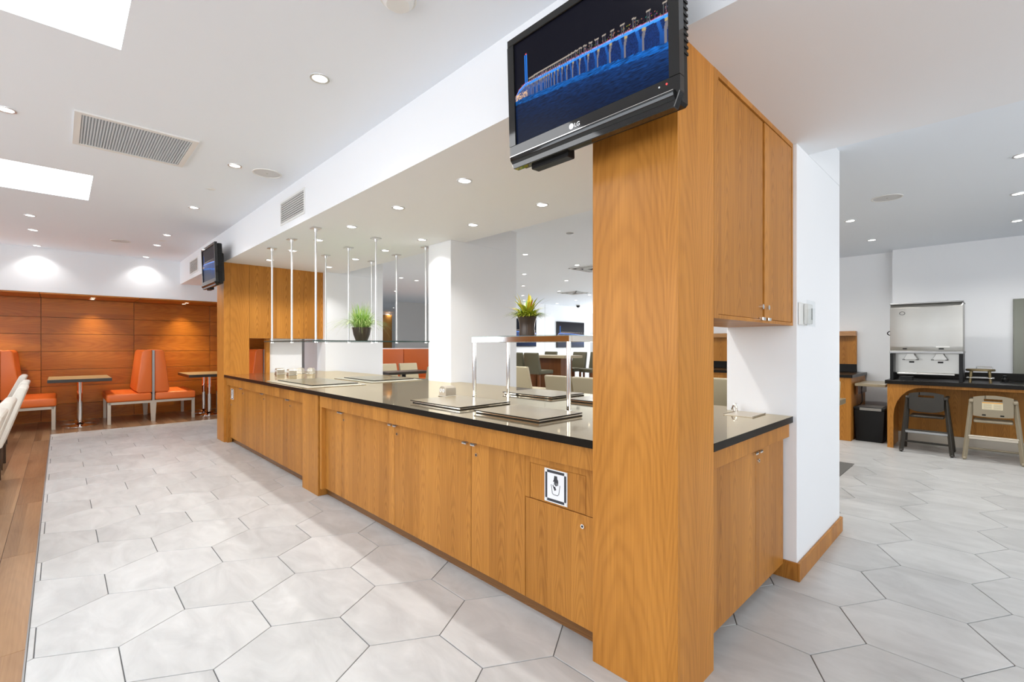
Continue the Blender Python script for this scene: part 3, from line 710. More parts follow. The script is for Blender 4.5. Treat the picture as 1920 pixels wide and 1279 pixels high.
# ================================================================== PLANTS
GRASS = [mat('grass_blade', c, .5) for c in ((.16, .34, .045), (.32, .50, .10), (.50, .56, .22))]
def blade(b, base, ang, L_, lean, wid, m, droop=1.0, n=5):
    d = Vector((math.cos(ang), math.sin(ang), 0)); sd = Vector((-d.y, d.x, 0)); pts = []
    for i in range(n+1):
        s = i/n; x = lean*L_*(s**1.6); z = L_*(s*(1-.25*lean) - droop*lean*.55*s*s*s)
        wv = wid*(1-s)**.6*(.6+.8*s if s < .4 else 1); pts.append((Vector(base)+d*x+Vector((0, 0, z)), max(wv, .0004)))
    vv = [(b.bm.verts.new(p-sd*w_), b.bm.verts.new(p+sd*w_)) for p, w_ in pts]; i_ = b.mi(m)
    for a, c in zip(vv, vv[1:]):
        f = b.bm.faces.new((a[0], a[1], c[1], c[0])); f.material_index = i_
px = at_z(676, 640, 1.329)
pl = thing('potted_grass', 'bronze bowl pot of wispy green grass on the hanging glass shelf', 'plant', (2.424, 4.932, 1.3290))
MB().lathe([(0, 0), (.058, 0), (.064, .006), (.088, .07), (.103, .15), (.100, .152), (.094, .145), (.085, .12), (0, .12)], POT).build('pot', pl)
MB().lathe([(0, .128), (.088, .128), (.088, .121)], SOIL).build('soil', pl)
b = MB(); gr = random.Random(5)
for k in range(620):
    a = gr.random()*6.283; r0 = gr.random()**.5*.07; L_ = .17+gr.random()*.19
    blade(b, (r0*math.cos(a), r0*math.sin(a), .125), a+gr.gauss(0, .5), L_, gr.random()*1.25, (.0026+gr.random()*.0024), GRASS[gr.choice((0, 0, 1, 1, 2))])
for k in range(46):
    a = gr.random()*6.283; L_ = .30+gr.random()*.12
    blade(b, (.05*math.cos(a), .05*math.sin(a), .125), a, L_, .9+gr.random()*.25, .0012, GRASS[2], droop=1.5, n=8)
tag(b.build('grass_blades', pl), kind='stuff')
LEAFS = [mat('leaf_'+n, c, .4) for n, c in (('lime', (.42, .46, .035)), ('green', (.14, .27, .03)), ('yellow', (.60, .50, .05)), ('russet', (.40, .13, .03)))]
pf = thing('potted_croton', 'waisted bronze pot of broad yellow-green leaves on top of the chrome gantry', 'plant', (2.335, 2.27, .8935+.445+.0065))
MB().lathe([(0, 0), (.054, 0), (.057, .01), (.052, .05), (.055, .09), (.066, .13), (.070, .135), (.064, .138), (.058, .12), (0, .115)], POT).build('pot', pf)
MB().lathe([(0, .122), (.057, .122), (.057, .118)], SOIL).build('soil', pf)
gr = random.Random(11)
for k in range(44):
    a = k*2.399; el = (k % 7)/7; b = MB(); L_ = .14+gr.random()*.07; lean = .12+el*1.0
    r0 = .02; m_ = LEAFS[gr.choice((0, 0, 1, 2, 2, 3))]
    blade(b, (r0*math.cos(a), r0*math.sin(a), .12), a, L_, lean, (.013+gr.random()*.006), m_, droop=.5, n=6)
    b.build('leaf', pf)
b = MB()
for k in range(420):
    a = gr.random()*6.283; r0 = gr.random()**.5*.055
    blade(b, (r0*math.cos(a), r0*math.sin(a), .12), a+gr.gauss(0, .6), .06+gr.random()*.07, .4+gr.random()*.9, .006, LEAFS[gr.choice((0, 0, 1))], droop=.9, n=3)
tag(b.build('low_fronds', pf), kind='stuff')

# ================================================================== BOOTHS AND TABLES IN THE ALCOVE
def booth(xc, label):
    t = thing('booth_bench', label, 'bench', (xc, 9.9, 0), group='double-sided orange booth benches')
    for s in (-1, 1):
        def bx(mb_, x0, x1, *r, **k): return mb_.box(min(s*x0, s*x1), max(s*x0, s*x1), *r, **k)
        bx(MB(), .02, .60, .0, 1.10, .355, .485, ORANGE, b=.03, seg=3).build('seat', t)
        MB().prism([(s*.016, .488), (s*.016, 1.205), (s*.12, 1.205), (s*.15, 1.17), (s*.215, .60), (s*.225, .52), (s*.20, .488)], 'y', .02, 1.08, ORANGE, bev=.014, seg=3).build('backrest', t)
        bx(MB(), .022, .575, .02, .055, .315, .354, CHAMP).build('rail', t, smooth=False)
        for y in (.02, 1.04): bx(MB(), .545, .59, y, y+.04, 0, .354, CHAMP, b=.002).build('leg', t, smooth=False)
    for y in (.02, 1.04): MB().prism([(-.028, 0), (.028, 0), (.045, .354), (-.045, .354)], 'y', y+.001, y+.041, CHAMP).build('leg', t, smooth=False)
    MB().box(-.0155, .0155, .0, .02, .356, 1.20, DSTEEL).box(-.0145, .0145, .0205, 1.08, .356, 1.20, DSTEEL).build('divider', t, smooth=False)
    return t
bm0 = booth(1.135, 'orange vinyl double booth bench with steel divider, between the two alcove tables')
copy_tree(bm0, (-.64, 9.9, 0), 0, 'orange booth bench at the left edge, behind the cream chairs')
copy_tree(bm0, (2.86, 9.9, 0), 0, 'orange booth bench glimpsed through the opening in the wood-clad wall')
def ptable(xc, label):
    t = thing('pedestal_table', label, 'table', (xc, 10.4, 0))
    MB().box(-.37, .37, -.55, .55, .712, .758, TABDK, b=.002).build('tabletop', t, smooth=False)
    MB().box(-.365, .365, -.545, .545, .7585, .7605, TABLT).build('laminate', t, smooth=False)
    for y in (-.2, .27):
        p = MB().cyl((0, y, .03), (0, y, .7115), .03, CHROME, n=20).build('pedestal', t)
        MB().lathe([(0, 0), (.22, 0), (.22, .006), (.08, .02), (.04, .045), (.032, .06)], CHROME, n=32, c=(0, y)).build('base', p)
        MB().cyl((0, y, .70), (0, y, .7115), .09, BLACKP, n=16).build('mounting_plate', p)
    return t
pt = ptable(.23, 'alcove table with dark edge on chrome pedestals, left of the full orange booth')
copy_tree(pt, (2.0, 10.4, 0), 0, 'alcove table half hidden behind the wood-clad wall')

# ================================================================== DINING CHAIRS
def chair(label, vinyl, legm, loc, rz, group, w_=.46, sh=.46, bh=.88, recl=.10, legw=.035, name='dining_chair', skirt=.10):
    """faces local -y ; back at +y"""
    t = thing(name, label, 'chair', loc, rz, group); a = w_/2
    MB().box(-a, a, -.24, .20, sh-skirt, sh, vinyl, b=.025, seg=3).build('seat', t)
    MB().prism([(.165, sh-skirt), (.235, sh-skirt), (.235+recl, bh-.015), (.215+recl, bh), (.175+recl, bh), (.165+recl, bh-.02), (.155, sh)], 'x', -a, a, vinyl, bev=.013, seg=2).build('backrest', t)
    for sx in (-1, 1):
        for y0 in (-.22, .17):
            MB().prism([(sx*(a-.03)-legw/2, y0), (sx*(a-.03)+legw/2, y0), (sx*(a-.03)+legw/2, y0+legw), (sx*(a-.03)-legw/2, y0+legw)], 'z', 0, sh-skirt-.001, legm).build('leg', t, smooth=False)
    return t
gl = 'cream chairs along the left edge'
lc = chair('nearest cream vinyl chair sliver at the left edge', CREAM, WOODD, (-.62, 4.02, 0), R(-90), gl, recl=.16, bh=.90)
for y, x_, lab in ((4.83, -.62, 'second cream vinyl chair at the left edge, only its back showing'), (6.38, -.61, 'third cream vinyl chair from the front at the left edge, dark legs showing'), (7.30, -.63, 'fourth cream vinyl chair at the left edge, its rounded top highest'), (8.75, -.70, 'farthest cream vinyl chair at the left edge near the booth')):
    copy_tree(lc, (x_, y, 0), R(-90), lab)
t = thing('dining_table', 'dark dining table corner at the left edge beside the cream chairs', 'table', (-1.02, 8.05, 0))
MB().box(-.40, .40, -.38, .38, .72, .76, TABDK, b=.003).build('tabletop', t, smooth=False)
MB().cyl((0, 0, .02), (0, 0, .719), .035, BLACKP).build('pedestal', t); MB().lathe([(0, 0), (.25, 0), (.25, .01), (.04, .019)], BLACKP).build('base', t)

gb = 'beige dining chairs beyond the buffet'
bc = None
for (x_, y_, rz, lab) in (
    (5.10, 8.90, 0, 'left one of two beige chairs between far dining table and burnt orange banquette'),
    (5.62, 8.90, 0, 'right one of two beige chairs between far dining table and burnt orange banquette'),
    (5.20, 7.74, R(180), 'beige chair seen from behind, touching the left edge of the middle white pillar'),
    (6.55, 6.28, R(90), 'beige chair nearest the grey pillar edge, left of the gantry and below the bar stools'),
    (5.02, 4.02, R(90), 'beige chair seen from behind, just left of the front gantry post'),
    (5.02, 3.55, R(90), 'beige chair cut off by the near wooden pillar, right of the gantry post'),
    (6.10, 2.35, R(90), 'beige chair glimpsed through the slot between wooden pillar and near white pillar')):
    if bc is None: bc = chair(lab, BEIGE, WOODM, (x_, y_, .003), rz, gb, w_=.44)
    else: copy_tree(bc, (x_, y_, .003), rz, lab)
p = at_z(1572, 722, .85)
copy_tree(bc, (6.02, 1.45, .003), R(-90), 'beige chair at the head of the table right of the near white pillar')
def square_table(loc, label, w_=.8, d_=.7, z=.75, mm=TABDK, top=TABDK, ped=True):
    t = thing('dining_table', label, 'table', loc)
    MB().prism([(-w_/2, -d_/2), (w_/2, -d_/2), (w_/2, d_/2), (-w_/2, d_/2)], 'z', z-.05, z, mm, bev=.002, capmat=top).build('tabletop', t, smooth=False)
    MB().cyl((0, 0, .02), (0, 0, z-.051), .04, BLACKP).build('pedestal', t); MB().lathe([(0, 0), (.27, 0), (.27, .01), (.05, .019)], BLACKP).build('base', t)
    return t
square_table((5.17, 1.42, .003), 'dining table with a tan top peeping out right of the near white pillar', .82, .76, .755, mat('table_edge', (.20, .16, .10), .4), BOARD)
square_table((5.0, 8.33, .003), 'dark dining table in front of the burnt orange banquette', 1.0, .6, .76)
square_table((5.75, 3.8, .003), 'dining table behind the beige chairs seen through the gantry', .8, .9, .74)
# banquette
bq = thing('banquette', 'burnt orange high-backed banquette along the far side of the dining room', 'bench', (6.2, 10.4, .003))
for x0, x1 in ((-1.35, .035), (.045, 1.5)):
    MB().box(x0, x1, .0, .10, .45, 1.185, ORANGED, b=.02, seg=2).build('backrest', bq)
    MB().box(x0, x1, -.45, -.001, .30, .46, ORANGED, b=.03, seg=2).build('seat', bq)
MB().box(-1.35, 1.5, -.42, .09, 0, .299, WOODM).build('plinth', bq)
MB().box(-1.35, 1.5, .102, .18, 0, 1.21, WHITE).build('back_panel', bq)
# bar table and stools
bt = thing('bar_table', 'long bar-height table with a tan top in the dining room, stools either side', 'table', (8.28, 7.55, .003), R(90))
MB().prism([(-.95, -.33), (.95, -.33), (.95, .33), (-.95, .33)], 'z', .99, 1.05, TABLT, bev=.003).build('tabletop', bt, smooth=False)
MB().box(-.75, .75, -.2, .2, 0, .989, WOODM).build('cabinet_base', bt, smooth=False)
gs = 'dark bar stools at the tall dining table'
st0 = None
for (x_, y_, rz, lab) in ((7.62, 7.49, R(90), 'dark olive bar stool farthest left at the bar table'), (7.62, 7.02, R(90), 'dark olive bar stool second from the left, its back to us, below the left screen'),
                         (8.97, 7.15, R(-90), 'dark olive bar stool just right of the front gantry post'), (8.97, 6.62, R(-90), 'rightmost dark olive bar stool, touching the near wooden pillar'), (8.97, 8.1, R(-90), 'dark olive bar stool behind the front gantry post, farthest along the bar table')):
    if st0 is None: st0 = chair(lab, OLIVE, WOODM, (x_, y_, .003), rz, gs, w_=.40, sh=.74, bh=1.12, recl=.07, name='bar_stool', skirt=.09, legw=.04)
    else: copy_tree(st0, (x_, y_, .003), rz, lab)

# ================================================================== RIGHT-HAND SERVICE AREA
hu = thing('hutch', 'wooden serving hutch along the right wall with a dark counter, left of the waste bin', 'cabinet', (7.62, 1.36, 0))
MB().box(.02, .95, .0, 2.6, .0, .845, WOODV, b=.002).build('body', hu, smooth=False)
MB().box(-.02, .0195, .0, .13, .0, .845, WOODV, b=.002).build('end_post', hu, smooth=False)
MB().box(-.04, .97, -.02, 2.6, .846, .885, EDGEB).build('countertop', hu, smooth=False)
MB().box(.93, .97, .10, 2.6, 1.0, 1.421, WOODV).build('back_panel', hu, smooth=False)
MB().box(.935, .97, .10, 2.6, .886, .999, EDGEB).build('splashback', hu, smooth=False)
MB().box(.85, .975, .10, 2.6, 1.422, 1.494, WOODHY, b=.002).build('top_rail', hu, smooth=False)
sh = thing('wall_shelf', 'low brown shelf spanning between the hutch and the beverage counter above the bin', 'shelf', (7.75, 1.18, .735))
MB().box(-.05, .68, -.17, .155, 0, .035, TABLT, b=.003).build('board', sh, smooth=False)
MB().box(.0, .6, .13, .15, -.12, -.001, WOODM).build('bracket', sh, smooth=False)
bn = thing('waste_bin', 'tall black waste bin with a silver liner rim under the low shelf', 'bin', (7.90, 1.185, 0))
MB().prism([(-.145, .0), (.145, .0), (.165, .42), (-.165, .42)], 'x', -.17, .17, BLACKP, bev=.01, seg=2).build('body', bn)
b = MB().box(-.18, .18, -.17, .17, .421, .455, BLACKP, b=.006); b.build('rim', bn)
MB().box(-.182, -.1805, -.13, .10, .415, .45, STEEL).box(-.13, .13, -.13, .13, .456, .459, STEEL).build('liner', bn)
b = MB().tube([(7.98, 1.30, .73), (7.99, 1.31, .66), (7.98, 1.30, .58), (7.98, 1.30, .50), (7.99, 1.32, .47)], .006, BLACKP); tag(b.build('power_cable'), 'black cable hanging below the low shelf behind the waste bin', 'cable')

bc_ = thing('beverage_counter', 'beverage counter with a dark top and an arched wooden front', 'counter', (7.5, 0, 0))
MB().box(-.035, .93, -1.5, .985, .800, .846, EDGEB, b=.002).build('countertop', bc_, smooth=False)
# arched front: polygon with arch corner
arc = [(.905, 0), (.905, .40)]+[(.905-.27*(1-math.cos(R(a))), .40+.366*math.sin(R(a))) for a in (15, 30, 45, 60, 75, 90)]+[(-1.5, .766), (-1.5, .799), (.965, .799), (.965, 0)]
MB().prism(arc, 'x', 0, .03, WOODV).build('arched_front', bc_, smooth=False)
MB().box(.031, .92, .925, .965, 0, .799, WOODV).build('side_panel', bc_, smooth=False)
MB().box(.60, .63, -1.5, .924, .135, .799, WOODV).build('back_panel', bc_, smooth=False)
MB().box(.585, .63, -1.5, .924, .0, .134, CHAMP).build('steel_skirting', bc_, smooth=False)
MB().box(.90, .935, -1.5, .985, .847, .935, EDGEB).build('splashback', bc_, smooth=False)

dm = thing('beverage_dispenser', 'stainless steel twin beverage dispenser standing on the beverage counter', 'drinks machine', (7.60, .615, .8465))
W2 = .335
b = MB().prism([(0.0, .365), (-.006, .42), (-.012, .65), (-.006, .90), (.02, .945), (.48, .945), (.48, .365)], 'y', -W2, W2, STEEL, bev=.006, seg=2); b.build('cabinet_body', dm)
MB().box(-.02, .48, -W2-.004, W2+.004, .335, .364, DSTEEL, b=.003).build('lower_band', dm, smooth=False)
MB().box(-.012, .49, -W2-.003, W2+.003, .946, .962, DSTEEL, b=.003).build('lid', dm, smooth=False)
for y0, y1 in ((-W2, -W2+.035), (W2-.035, W2)): MB().box(-.01, .45, y0, y1, 0, .334, BLACKP, b=.003).build('leg', dm, smooth=False)
MB().box(.16, .18, -W2+.036, W2-.036, .09, .334, STEEL).build('rear_panel', dm, smooth=False)
MB().box(-.015, .16, -W2+.07, W2-.07, .075, .095, STEEL, b=.004).build('drip_tray', dm, smooth=False)
MB().box(-.005, .16, .12, .24, .0, .045, BLACKP).build('switch_box', dm, smooth=False)
for y in (-.13, .14):
    s = MB().prism([(y-.075, .255), (y+.075, .255), (y+.04, .315), (y+.035, .334), (y-.035, .334), (y-.04, .315)], 'x', .03, .15, STEEL, bev=.003).build('spout_hood', dm)
    MB().box(.028, .0295, y-.078, y-.05, .253, .262, BLACKP).box(.028, .0295, y+.05, y+.078, .253, .262, BLACKP).box(.155, .1595, y-.025, y+.025, .215, .235, BLACKP, b=.001).build('button', s)
MB().box(-.0135, -.0085, .17, .21, .385, .398, BLACKP).box(-.0135, -.0085, -.17, -.125, .385, .398, BLACKP).box(-.0125, -.0085, -.22, -.10, .410, .422, OFFW).build('badge', dm)
b = MB()
for k in range(20):
    a0, a1 = k*math.pi/10, (k+1)*math.pi/10
    b.cyl((-.0135, .215+.026*math.cos(a0), .835+.02*math.sin(a0)), (-.0135, .215+.026*math.cos(a1), .835+.02*math.sin(a1)), .0022, BLACKP, n=6)
b.build('oval_emblem', dm)

ws = thing('stand', 'low round bronze-coloured stand with four legs on the beverage counter', 'stand', (7.72, .14, .8465))
MB().lathe([(0, .135), (.12, .135), (.125, .14), (.125, .155), (.118, .16), (.1, .155), (0, .155)], BRZ).build('round_top', ws)
for a in (45, 135, 225, 315):
    c_, s__ = math.cos(R(a)), math.sin(R(a))
    MB().cyl((.12*c_, .12*s__, .0), (.105*c_, .105*s__, .14), .013, BRZ, n=10).build('leg', ws)
MB().box(-.115, .115, -.115, .115, .055, .062, STEEL, b=.002).build('lower_shelf', ws, smooth=False)
MB().tube([(.0, -.10, .16), (.0, -.10, .185), (.0, .03, .185), (.0, .03, .16)], .004, CHROME).build('handle', ws)
b = MB().tube([(7.80, -.02, .855), (7.85, -.12, .853), (7.95, -.2, .856), (8.1, -.3, .853)], .005, BLACKP); tag(b.build('power_cable'), 'black power cable trailing over the beverage counter', 'cable')
o = MB().lathe([(0, 0), (.03, 0), (.032, .03), (.018, .05), (.02, .07), (0, .075)], BLACKP, n=14).build('scoop', loc=(8.1, -.06, .8465)); tag(o, 'small black scoop standing on the beverage counter', 'scoop')
o = MB().box(0, .03, -.75, 0, 0, .935, MIRR, b=.003).build('wall_panel', loc=(8.405, -.132, .915)); tag(o, 'olive metallic wall panel at the right edge above the beverage counter', 'panel')
kx = at_x(1665, 620, 8.43)
t = thing('wall_hook', 'small black hose coil on a wall hook left of the beverage dispenser', 'hook', (8.44, 1.0, 1.45))
MB().cyl((0, 0, .06), (-.03, 0, .06), .012, BLACKP).box(-.02, -.001, -.01, .01, .07, .11, OFFW).build('peg', t)
b = MB()
for k in range(16):
    a0, a1 = k*math.pi/8, (k+1)*math.pi/8
    b.cyl((-.03, .045+.035*math.cos(a0), .0+.028*math.sin(a0)), (-.03, .045+.035*math.cos(a1), .028*math.sin(a1)), .007, BLACKP, n=6)
b.tube([(-.03, .0, .06), (-.03, .02, .03), (-.03, .05, .02)], .005, BLACKP).build('coil', t)

def highchair(yc, m, label, dark):
    t = thing('high_chair', label, 'high chair', (7.34, yc, 0))
    # back shell with a slot handle (profile in y-z, built from strips around the slot)
    hw = .155; zt, zb = .705, .49
    def crown(y): return zt+.022*(1-(y/hw)**2)
    n = 26; b = MB()
    ysn = [-hw+2*hw*i/n for i in range(n+1)]
    for a, c in zip(ysn, ysn[1:]):
        mid = (a+c)/2; low = zb+.035*(abs(mid)/hw)**3 if dark else zb+.01*(abs(mid)/hw)**3
        if abs(mid) < .075:
            b.prism([(a, low), (c, low), (c, .665), (a, .665)], 'x', 0, .025, m)
            b.prism([(a, .69), (c, .69), (c, crown(c)), (a, crown(a))], 'x', 0, .03, m)
        else: b.prism([(a, low), (c, low), (c, crown(c)), (a, crown(a))], 'x', 0, .028, m)
    bmesh.ops.remove_doubles(b.bm, verts=b.bm.verts, dist=.0005)
    b.build('back_shell', t)
    if not dark:
        s = MB().box(-.002, -.0005, -.075, .085, .575, .655, mat('label_paper', (.75, .66, .45), .6)).build('warning_label', t, smooth=False)
        b = MB().box(-.0027, -.0021, -.073, .083, .643, .653, mat('label_orange', (.75, .35, .05), .6)).build('heading_band', s)
        b = MB()
        for k in range(5):
            b.box(-.0027, -.0021, .01, .075, .585+k*.011, .588+k*.011, TAN).box(-.0027, -.0021, -.068, -.005, .585+k*.011, .588+k*.011, TAN)
        tag(b.build('print_lines', s), kind='stuff')
        MB().box(-.003, 0, .055, .085, .505, .52, BLACKP, b=.001).build('clip', t); MB().box(-.003, 0, -.085, -.055, .505, .52, BLACKP, b=.001).build('clip', t)
    for s in (-1, 1):
        # rear legs slope out and down toward the camera, front legs lean the other way
        for dx0, nm in ((-.02, 'leg'), (.34, 'leg')):
            p0 = Vector((.03 if dx0 < 0 else .12, s*(hw+.012), .665)); p1 = Vector((dx0, s*.225, .012)); d = p1-p0
            Q = Matrix.Translation((p0+p1)/2)@d.to_track_quat('Z', 'Y').to_matrix().to_4x4()
            MB().box(-.014, .014, -.02, .02, -d.length/2, d.length/2, m, b=.004, M=Q).build(nm, t, smooth=False)
        MB().box(-.01, .30, s*(hw+.015)-.02, s*(hw+.015)+.02, .645, .675, m, b=.006).build('armrest', t, smooth=False)
        w_ = MB().cyl((-.03, s*.225-.012, .018), (-.03, s*.225+.012, .018), .018, TAN if not dark else m, n=16).build('wheel', t)
    MB().box(.03, .30, -hw, hw, .42, .445, m, b=.008).build('seat', t, smooth=False)
    for z, x_, r_, mm in ((.27, -.0, .012, m if dark else CHAMP), (.235, .05, .010, m), (.10, .20, .012, m)):
        h2 = .157+(.665-z)*.10
        MB().cyl((x_, -h2, z), (x_, h2, z), r_, mm, n=12).build('crossbar', t)
    MB().box(-.012, .0, -.19, .19, .235, .262, DSTEEL if dark else CHAMP, b=.004).build('footrest', t, smooth=False)
highchair(.585, BROWNP, 'dark brown plastic high chair pushed under the arched beverage counter', True)
highchair(.035, TAN, 'tan plastic high chair with a warning label on its back', False)

# thermostat on the near white pillar
t = thing('thermostat', 'white thermostat with a clear guard on the near white pillar', 'thermostat', (2.995, .7565, 1.392))
MB().box(-.10, .05, -.010, -.0005, 0, .125, OFFW, b=.004).build('back_plate', t, smooth=False)
MB().box(-.035, .055, -.036, -.0105, .006, .118, OFFW, b=.008, seg=2).build('cover', t)
MB().box(.022, .028, -.0375, -.0365, .03, .095, BLACKP).build('display_slot', t)
MB().box(-.11, .06, -.045, -.0435, -.008, .133, CLEAR).build('clear_guard', t, smooth=False)

# ================================================================== CEILING FITTINGS
def lamp_data(name, power, col, size=R(120), blend=.6, rad=.035):
    d = bpy.data.lights.new(name, 'SPOT'); d.energy = power; d.color = col; d.spot_size = size; d.spot_blend = blend; d.shadow_soft_size = rad; return d
LM = lamp_data('downlight_lamp', SPOT_MAIN, (1, .985, .96)); LW = lamp_data('wash_lamp', 1.8, (1, .97, .93), R(165), 1, .12); LB = lamp_data('buffet_lamp', SPOT_BUFFET, (1, .965, .92)); LD = lamp_data('dining_lamp', SPOT_DINING, (1, .97, .93), R(150))
LA = lamp_data('alcove_lamp', SPOT_ALCOVE, (1, .79, .46), R(95), .9); LS = lamp_data('service_lamp', 34, (1, .96, .90), R(140))
def dl_master(r, lens):
    t = thing('downlight', 'x', 'ceiling light')
    b = MB().lathe([(r*.72, -.001), (r*.78, -.006), (r, -.006), (r*1.02, -.001)], ALU, n=24); b.build('trim_ring', t)
    MB().lathe([(0, -.0025), (r*.73, -.0025), (r*.73, -.001)], lens, n=20).build('lens', t)
    return t
dm_ = dl_master(.052, LAMP); first = True
def downlight(x, y, z, lab, group, ld):
    global first
    if first: o = dm_; o.location = (x, y, z); o['label'] = lab; o['group'] = group; first = False
    else: o = copy_tree(dm_, (x, y, z), 0, lab, group)
    l_ = bpy.data.objects.new('lamp', ld); C.objects.link(l_); l_.parent = o; l_.location = (0, 0, -.012)
    return o
for k, y in enumerate((.9, 2.639, 4.413, 6.062, 7.833, 8.731, 10.02)):
    if k == 0: downlight(1.048, y, ZM, 'ceiling downlight of the main ceiling just above the top edge of the picture', 'downlights beside the soffit', LM); continue
    downlight(1.048, y, ZM, '%s downlight from the camera in the main-ceiling row running beside the soffit' % ORD[k-1], 'downlights beside the soffit', LW if y > 10 else LM)
for k, y in enumerate((4.374, 7.746, 8.692, 10.02)):
    downlight(-.25, y, ZM, '%s downlight from the camera in the left row beyond the skylights' % ORD[k], 'downlights in the left row', LW if y > 10 else LM)
for k, y in enumerate((1.62, 2.47, 3.32, 4.154, 4.92, 5.68, 6.51)):
    downlight(1.943, y, ZS, '%s soffit downlight from the camera in the row above the buffet front' % ORD[max(0, k-1)] if k else 'soffit downlight hidden behind the near wooden pillar', 'soffit downlights, front row', LB)
    downlight(2.71, y, ZS, '%s soffit downlight from the camera in the row above the buffet back' % ORD[max(0, k-1)] if k else 'soffit downlight in the back row, hidden behind the near wooden pillar', 'soffit downlights, back row', LB)
DN = [(985, 477), (983, 514), (981, 536), (980, 554), (1082, 497), (1062, 526), (1048, 546), (1080, 563), (1105, 553), (752, 521), (781, 526), (742, 546), (730, 585), (738, 577)]
nm_ = ['topmost of the column of dining downlights right of the middle white pillar', 'second from top in the column of dining downlights right of the middle white pillar', 'third from top in the column of dining downlights right of the middle white pillar', 'lowest in the column of dining downlights right of the middle white pillar',
       'dining downlight beside the large square air diffuser near the wooden pillar', 'dining downlight half way between the two square air diffusers', 'dining downlight left of the small square air diffuser', 'dining downlight low at right above the right screen', 'dining downlight touching the edge of the near wooden pillar',
       'dining downlight seen between the rods, left of the middle white pillar', 'dining downlight nearest the middle white pillar, seen left of it', 'dining downlight low behind the hanging grass plant', 'tiny far downlight above the wooden door, lower', 'tiny far downlight above the wooden door, upper']
for (q_, lab) in zip(DN, nm_):
    p = at_z(q_[0], q_[1], ZD); downlight(p[0], p[1], ZD, lab, 'dining room downlights', LW if p[1] > 14 else LD)
for x_, y_ in ((9.9, 9.75), (11.4, 9.75)): downlight(x_, y_, ZD, 'small %s wall-washing downlight above the dining room screens' % ('left' if x_ < 10 else 'right'), 'dining room downlights', LW)
for x_, y_, lab in ((6.114, 1.10, 'left downlight over the service area, nearest the white pillar'), (7.42, 1.11, 'lower left downlight over the service area, above the dispenser'), (6.083, -.126, 'upper downlight of the pair at the right edge'), (7.40, -.145, 'lower downlight of the pair at the right edge'), (4.874, -.12, 'topmost downlight at the right edge, cut by the frame')):
    downlight(x_, y_, ZD, lab, 'service area downlights', LS)
# extra rows that the photo hides behind pillars but whose light is seen
for x_, y_ in ((4.9, 2.6), (7.2, 2.8), (4.9, 6.4)):
    downlight(x_, y_, ZD, 'dining downlight behind the pillars at %s' % {2.6: 'the near end', 2.8: 'the hutch', 6.4: 'the middle'}[y_], 'dining room downlights', LD)
wl_ = None
for x_ in (.40, 1.71):
    for k, y_ in enumerate((10.55, 10.86)):
        lab = '%s warm spot of the pair in the alcove ceiling above the %s' % ('front' if k == 0 else 'rear', 'left table' if x_ < 1 else 'right booth')
        if wl_ is None:
            wl_ = thing('alcove_spot', lab, 'ceiling light', (x_, y_, 2.0755), group='warm alcove spots')
            MB().lathe([(.03, -.001), (.034, -.005), (.042, -.005), (.043, -.0005)], CHAMP, n=20).build('trim_ring', wl_); MB().lathe([(0, -.002), (.031, -.002), (.031, -.001)], LAMPW, n=16).build('lens', wl_); o = wl_
        else: o = copy_tree(wl_, (x_, y_, 2.0755), 0, lab)
        if k == 1: continue
        l_ = bpy.data.objects.new('lamp', LA); C.objects.link(l_); l_.parent = o; l_.location = (0, 0, -.01)
for x_ in (-.8,):
    o = copy_tree(wl_, (x_, 10.6, 2.0755), 0, 'warm alcove spot above the left booth, outside the left edge'); l_ = bpy.data.objects.new('lamp', LA); C.objects.link(l_); l_.parent = o; l_.location = (0, 0, -.01)

cv = thing('ceiling_grille', 'square white-framed ceiling grille with grey ribs near the skylights', 'vent', (.40, 4.40, ZM))
b = MB(); a = .335; i_ = .30
for bx in ((-a, a, -a, -i_), (-a, a, i_, a), (-a, -i_, -i_, i_), (i_, a, -i_, i_)): b.box(*bx, -.012, -.0005, OFFW)
b.build('frame', cv, smooth=False)
MB().box(-i_, i_, -i_, i_, -.003, -.0006, VENTB).build('filter', cv, smooth=False)
b = MB()
for k in range(38): xx = -i_+.6*(k+.5)/38; b.box(xx-.004, xx+.004, -i_, i_, -.0095, -.0031, OFFW if False else mat('rib_grey', (.62, .67, .71), .6) if k == 0 else b.mats[0])
tag(b.build('ribs', cv, smooth=False), kind='stuff')
def wall_vent(yc, label):
    t = thing('wall_vent', label, 'vent', (FX, yc, 2.56)); h, w_ = .095, .315
    b = MB()
    for bx in ((-w_, w_, -h-.02, -h), (-w_, w_, h, h+.02), (-w_, -w_+.02, -h, h), (w_-.02, w_, -h, h)): b.box(-.008, -.0005, *bx, OFFW)
    b.build('frame', t, smooth=False)
    MB().box(-.002, -.0006, -w_+.02, w_-.02, -h, h, DARKV).build('backing', t, smooth=False)
    for k in range(9):
        z = -h+(k+.5)*2*h/9; Q = Matrix.Translation((-.008, 0, z))@Matrix.Rotation(R(30), 4, 'Y')
        MB().box(-.006, .006, -w_+.02, w_-.02, -.0014, .0014, OFFW, M=Q).build('slat', t, smooth=False)
wall_vent(4.549, 'near louvred air vent on the soffit face above the far buffet')
wall_vent(8.99, 'far louvred air vent on the soffit face left of the small television')
def speaker(x_, y_, z_, label, r=.115):
    t = thing('ceiling_speaker', label, 'speaker', (x_, y_, z_))
    MB().lathe([(r-.012, -.0005), (r-.01, -.006), (r, -.005), (r+.002, -.0005)], OFFW, n=32).build('rim', t)
    MB().lathe([(0, -.004), (r-.012, -.003), (r-.012, -.001)], mat('speaker_mesh', (.66, .66, .66), .7), n=28).lathe([(0, -.006), (.008, -.005), (.008, -.0041)], DSTEEL, n=10).build('grille', t)
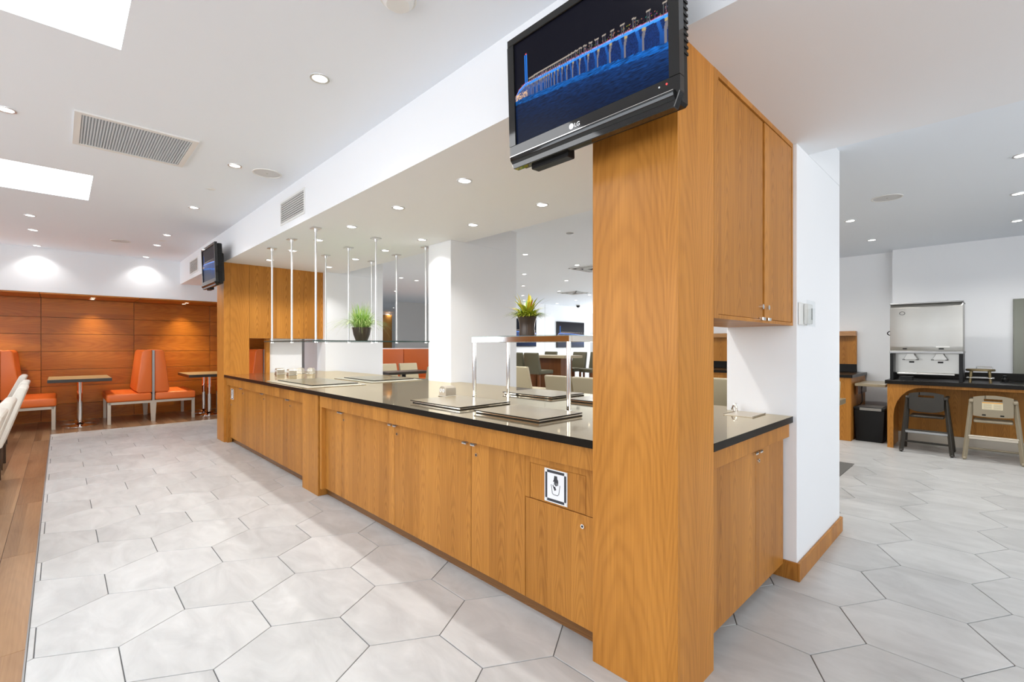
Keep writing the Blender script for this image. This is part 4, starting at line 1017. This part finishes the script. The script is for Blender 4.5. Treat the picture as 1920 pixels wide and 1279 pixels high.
speaker(1.298, 4.418, ZM, 'round white ceiling speaker near the soffit vent'); speaker(.624, 8.747, ZM, 'far round white ceiling speaker above the alcove'); speaker(5.40, .697, ZD, 'round ceiling speaker over the service area right of the near white pillar')
def disc(x_, y_, z_, r, label, cat, name, m=OFFW, hh=.02):
    t = thing(name, label, cat, (x_, y_, z_)); MB().lathe([(0, -hh), (r*.7, -hh), (r*.92, -hh*.6), (r, -.0005)], m, n=26).build('cover', t)
    MB().lathe([(r*1.0, -.003), (r*1.12, -.003), (r*1.14, -.0005)], OFFW, n=26).build('base_ring', t)
disc(1.052, 1.80, ZM, .07, 'white smoke detector at the top edge of the picture', 'smoke detector', 'smoke_detector', hh=.03)
disc(1.037, 5.23, ZM, .035, 'white sprinkler cover between the second and third downlights beside the soffit', 'sprinkler', 'sprinkler_cover', hh=.008)
disc(1.049, 8.289, ZM, .035, 'far white sprinkler cover between downlights near the alcove', 'sprinkler', 'sprinkler_cover', hh=.008)
p = at_z(1069, 437, ZD); disc(p[0], p[1], ZD, .045, 'grey sprinkler cover on the dining ceiling beyond the chrome gantry', 'sprinkler', 'sprinkler_cover', DSTEEL, hh=.015)
def diffuser(x_, y_, label, s=.3):
    t = thing('air_diffuser', label, 'vent', (x_, y_, ZD))
    for k, rr in enumerate((1.0, .72, .44)):
        b = MB(); o_ = s*rr; w_ = .02
        for bx in ((-o_, o_, -o_, -o_+w_), (-o_, o_, o_-w_, o_), (-o_, -o_+w_, -o_, o_), (o_-w_, o_, -o_, o_)): b.box(*bx, -.012-.006*k, -.0005, OFFW)
        b.build('louvre_ring', t, smooth=False)
    MB().box(-s+.02, s-.02, -s+.02, s-.02, -.003, -.0006, DARKV).build('throat', t, smooth=False)
p = at_z(1112, 503, ZD); diffuser(p[0], p[1], 'near square air diffuser on the dining ceiling beside the wooden pillar')
p = at_z(1077, 549, ZD); diffuser(p[0], p[1], 'far square air diffuser on the dining ceiling')
p = at_z(1075, 572, ZD); t = thing('security_camera', 'small dome security camera on the dining ceiling above the right screen', 'camera', (p[0], p[1]-.2, ZD))
MB().lathe([(0, -.10), (.035, -.095), (.06, -.06), (.065, -.03)], BLACKP, n=20).build('dome', t); MB().lathe([(.066, -.031), (.075, -.03), (.08, -.0005)], OFFW, n=20).build('housing', t)
print('tiles', ntile)
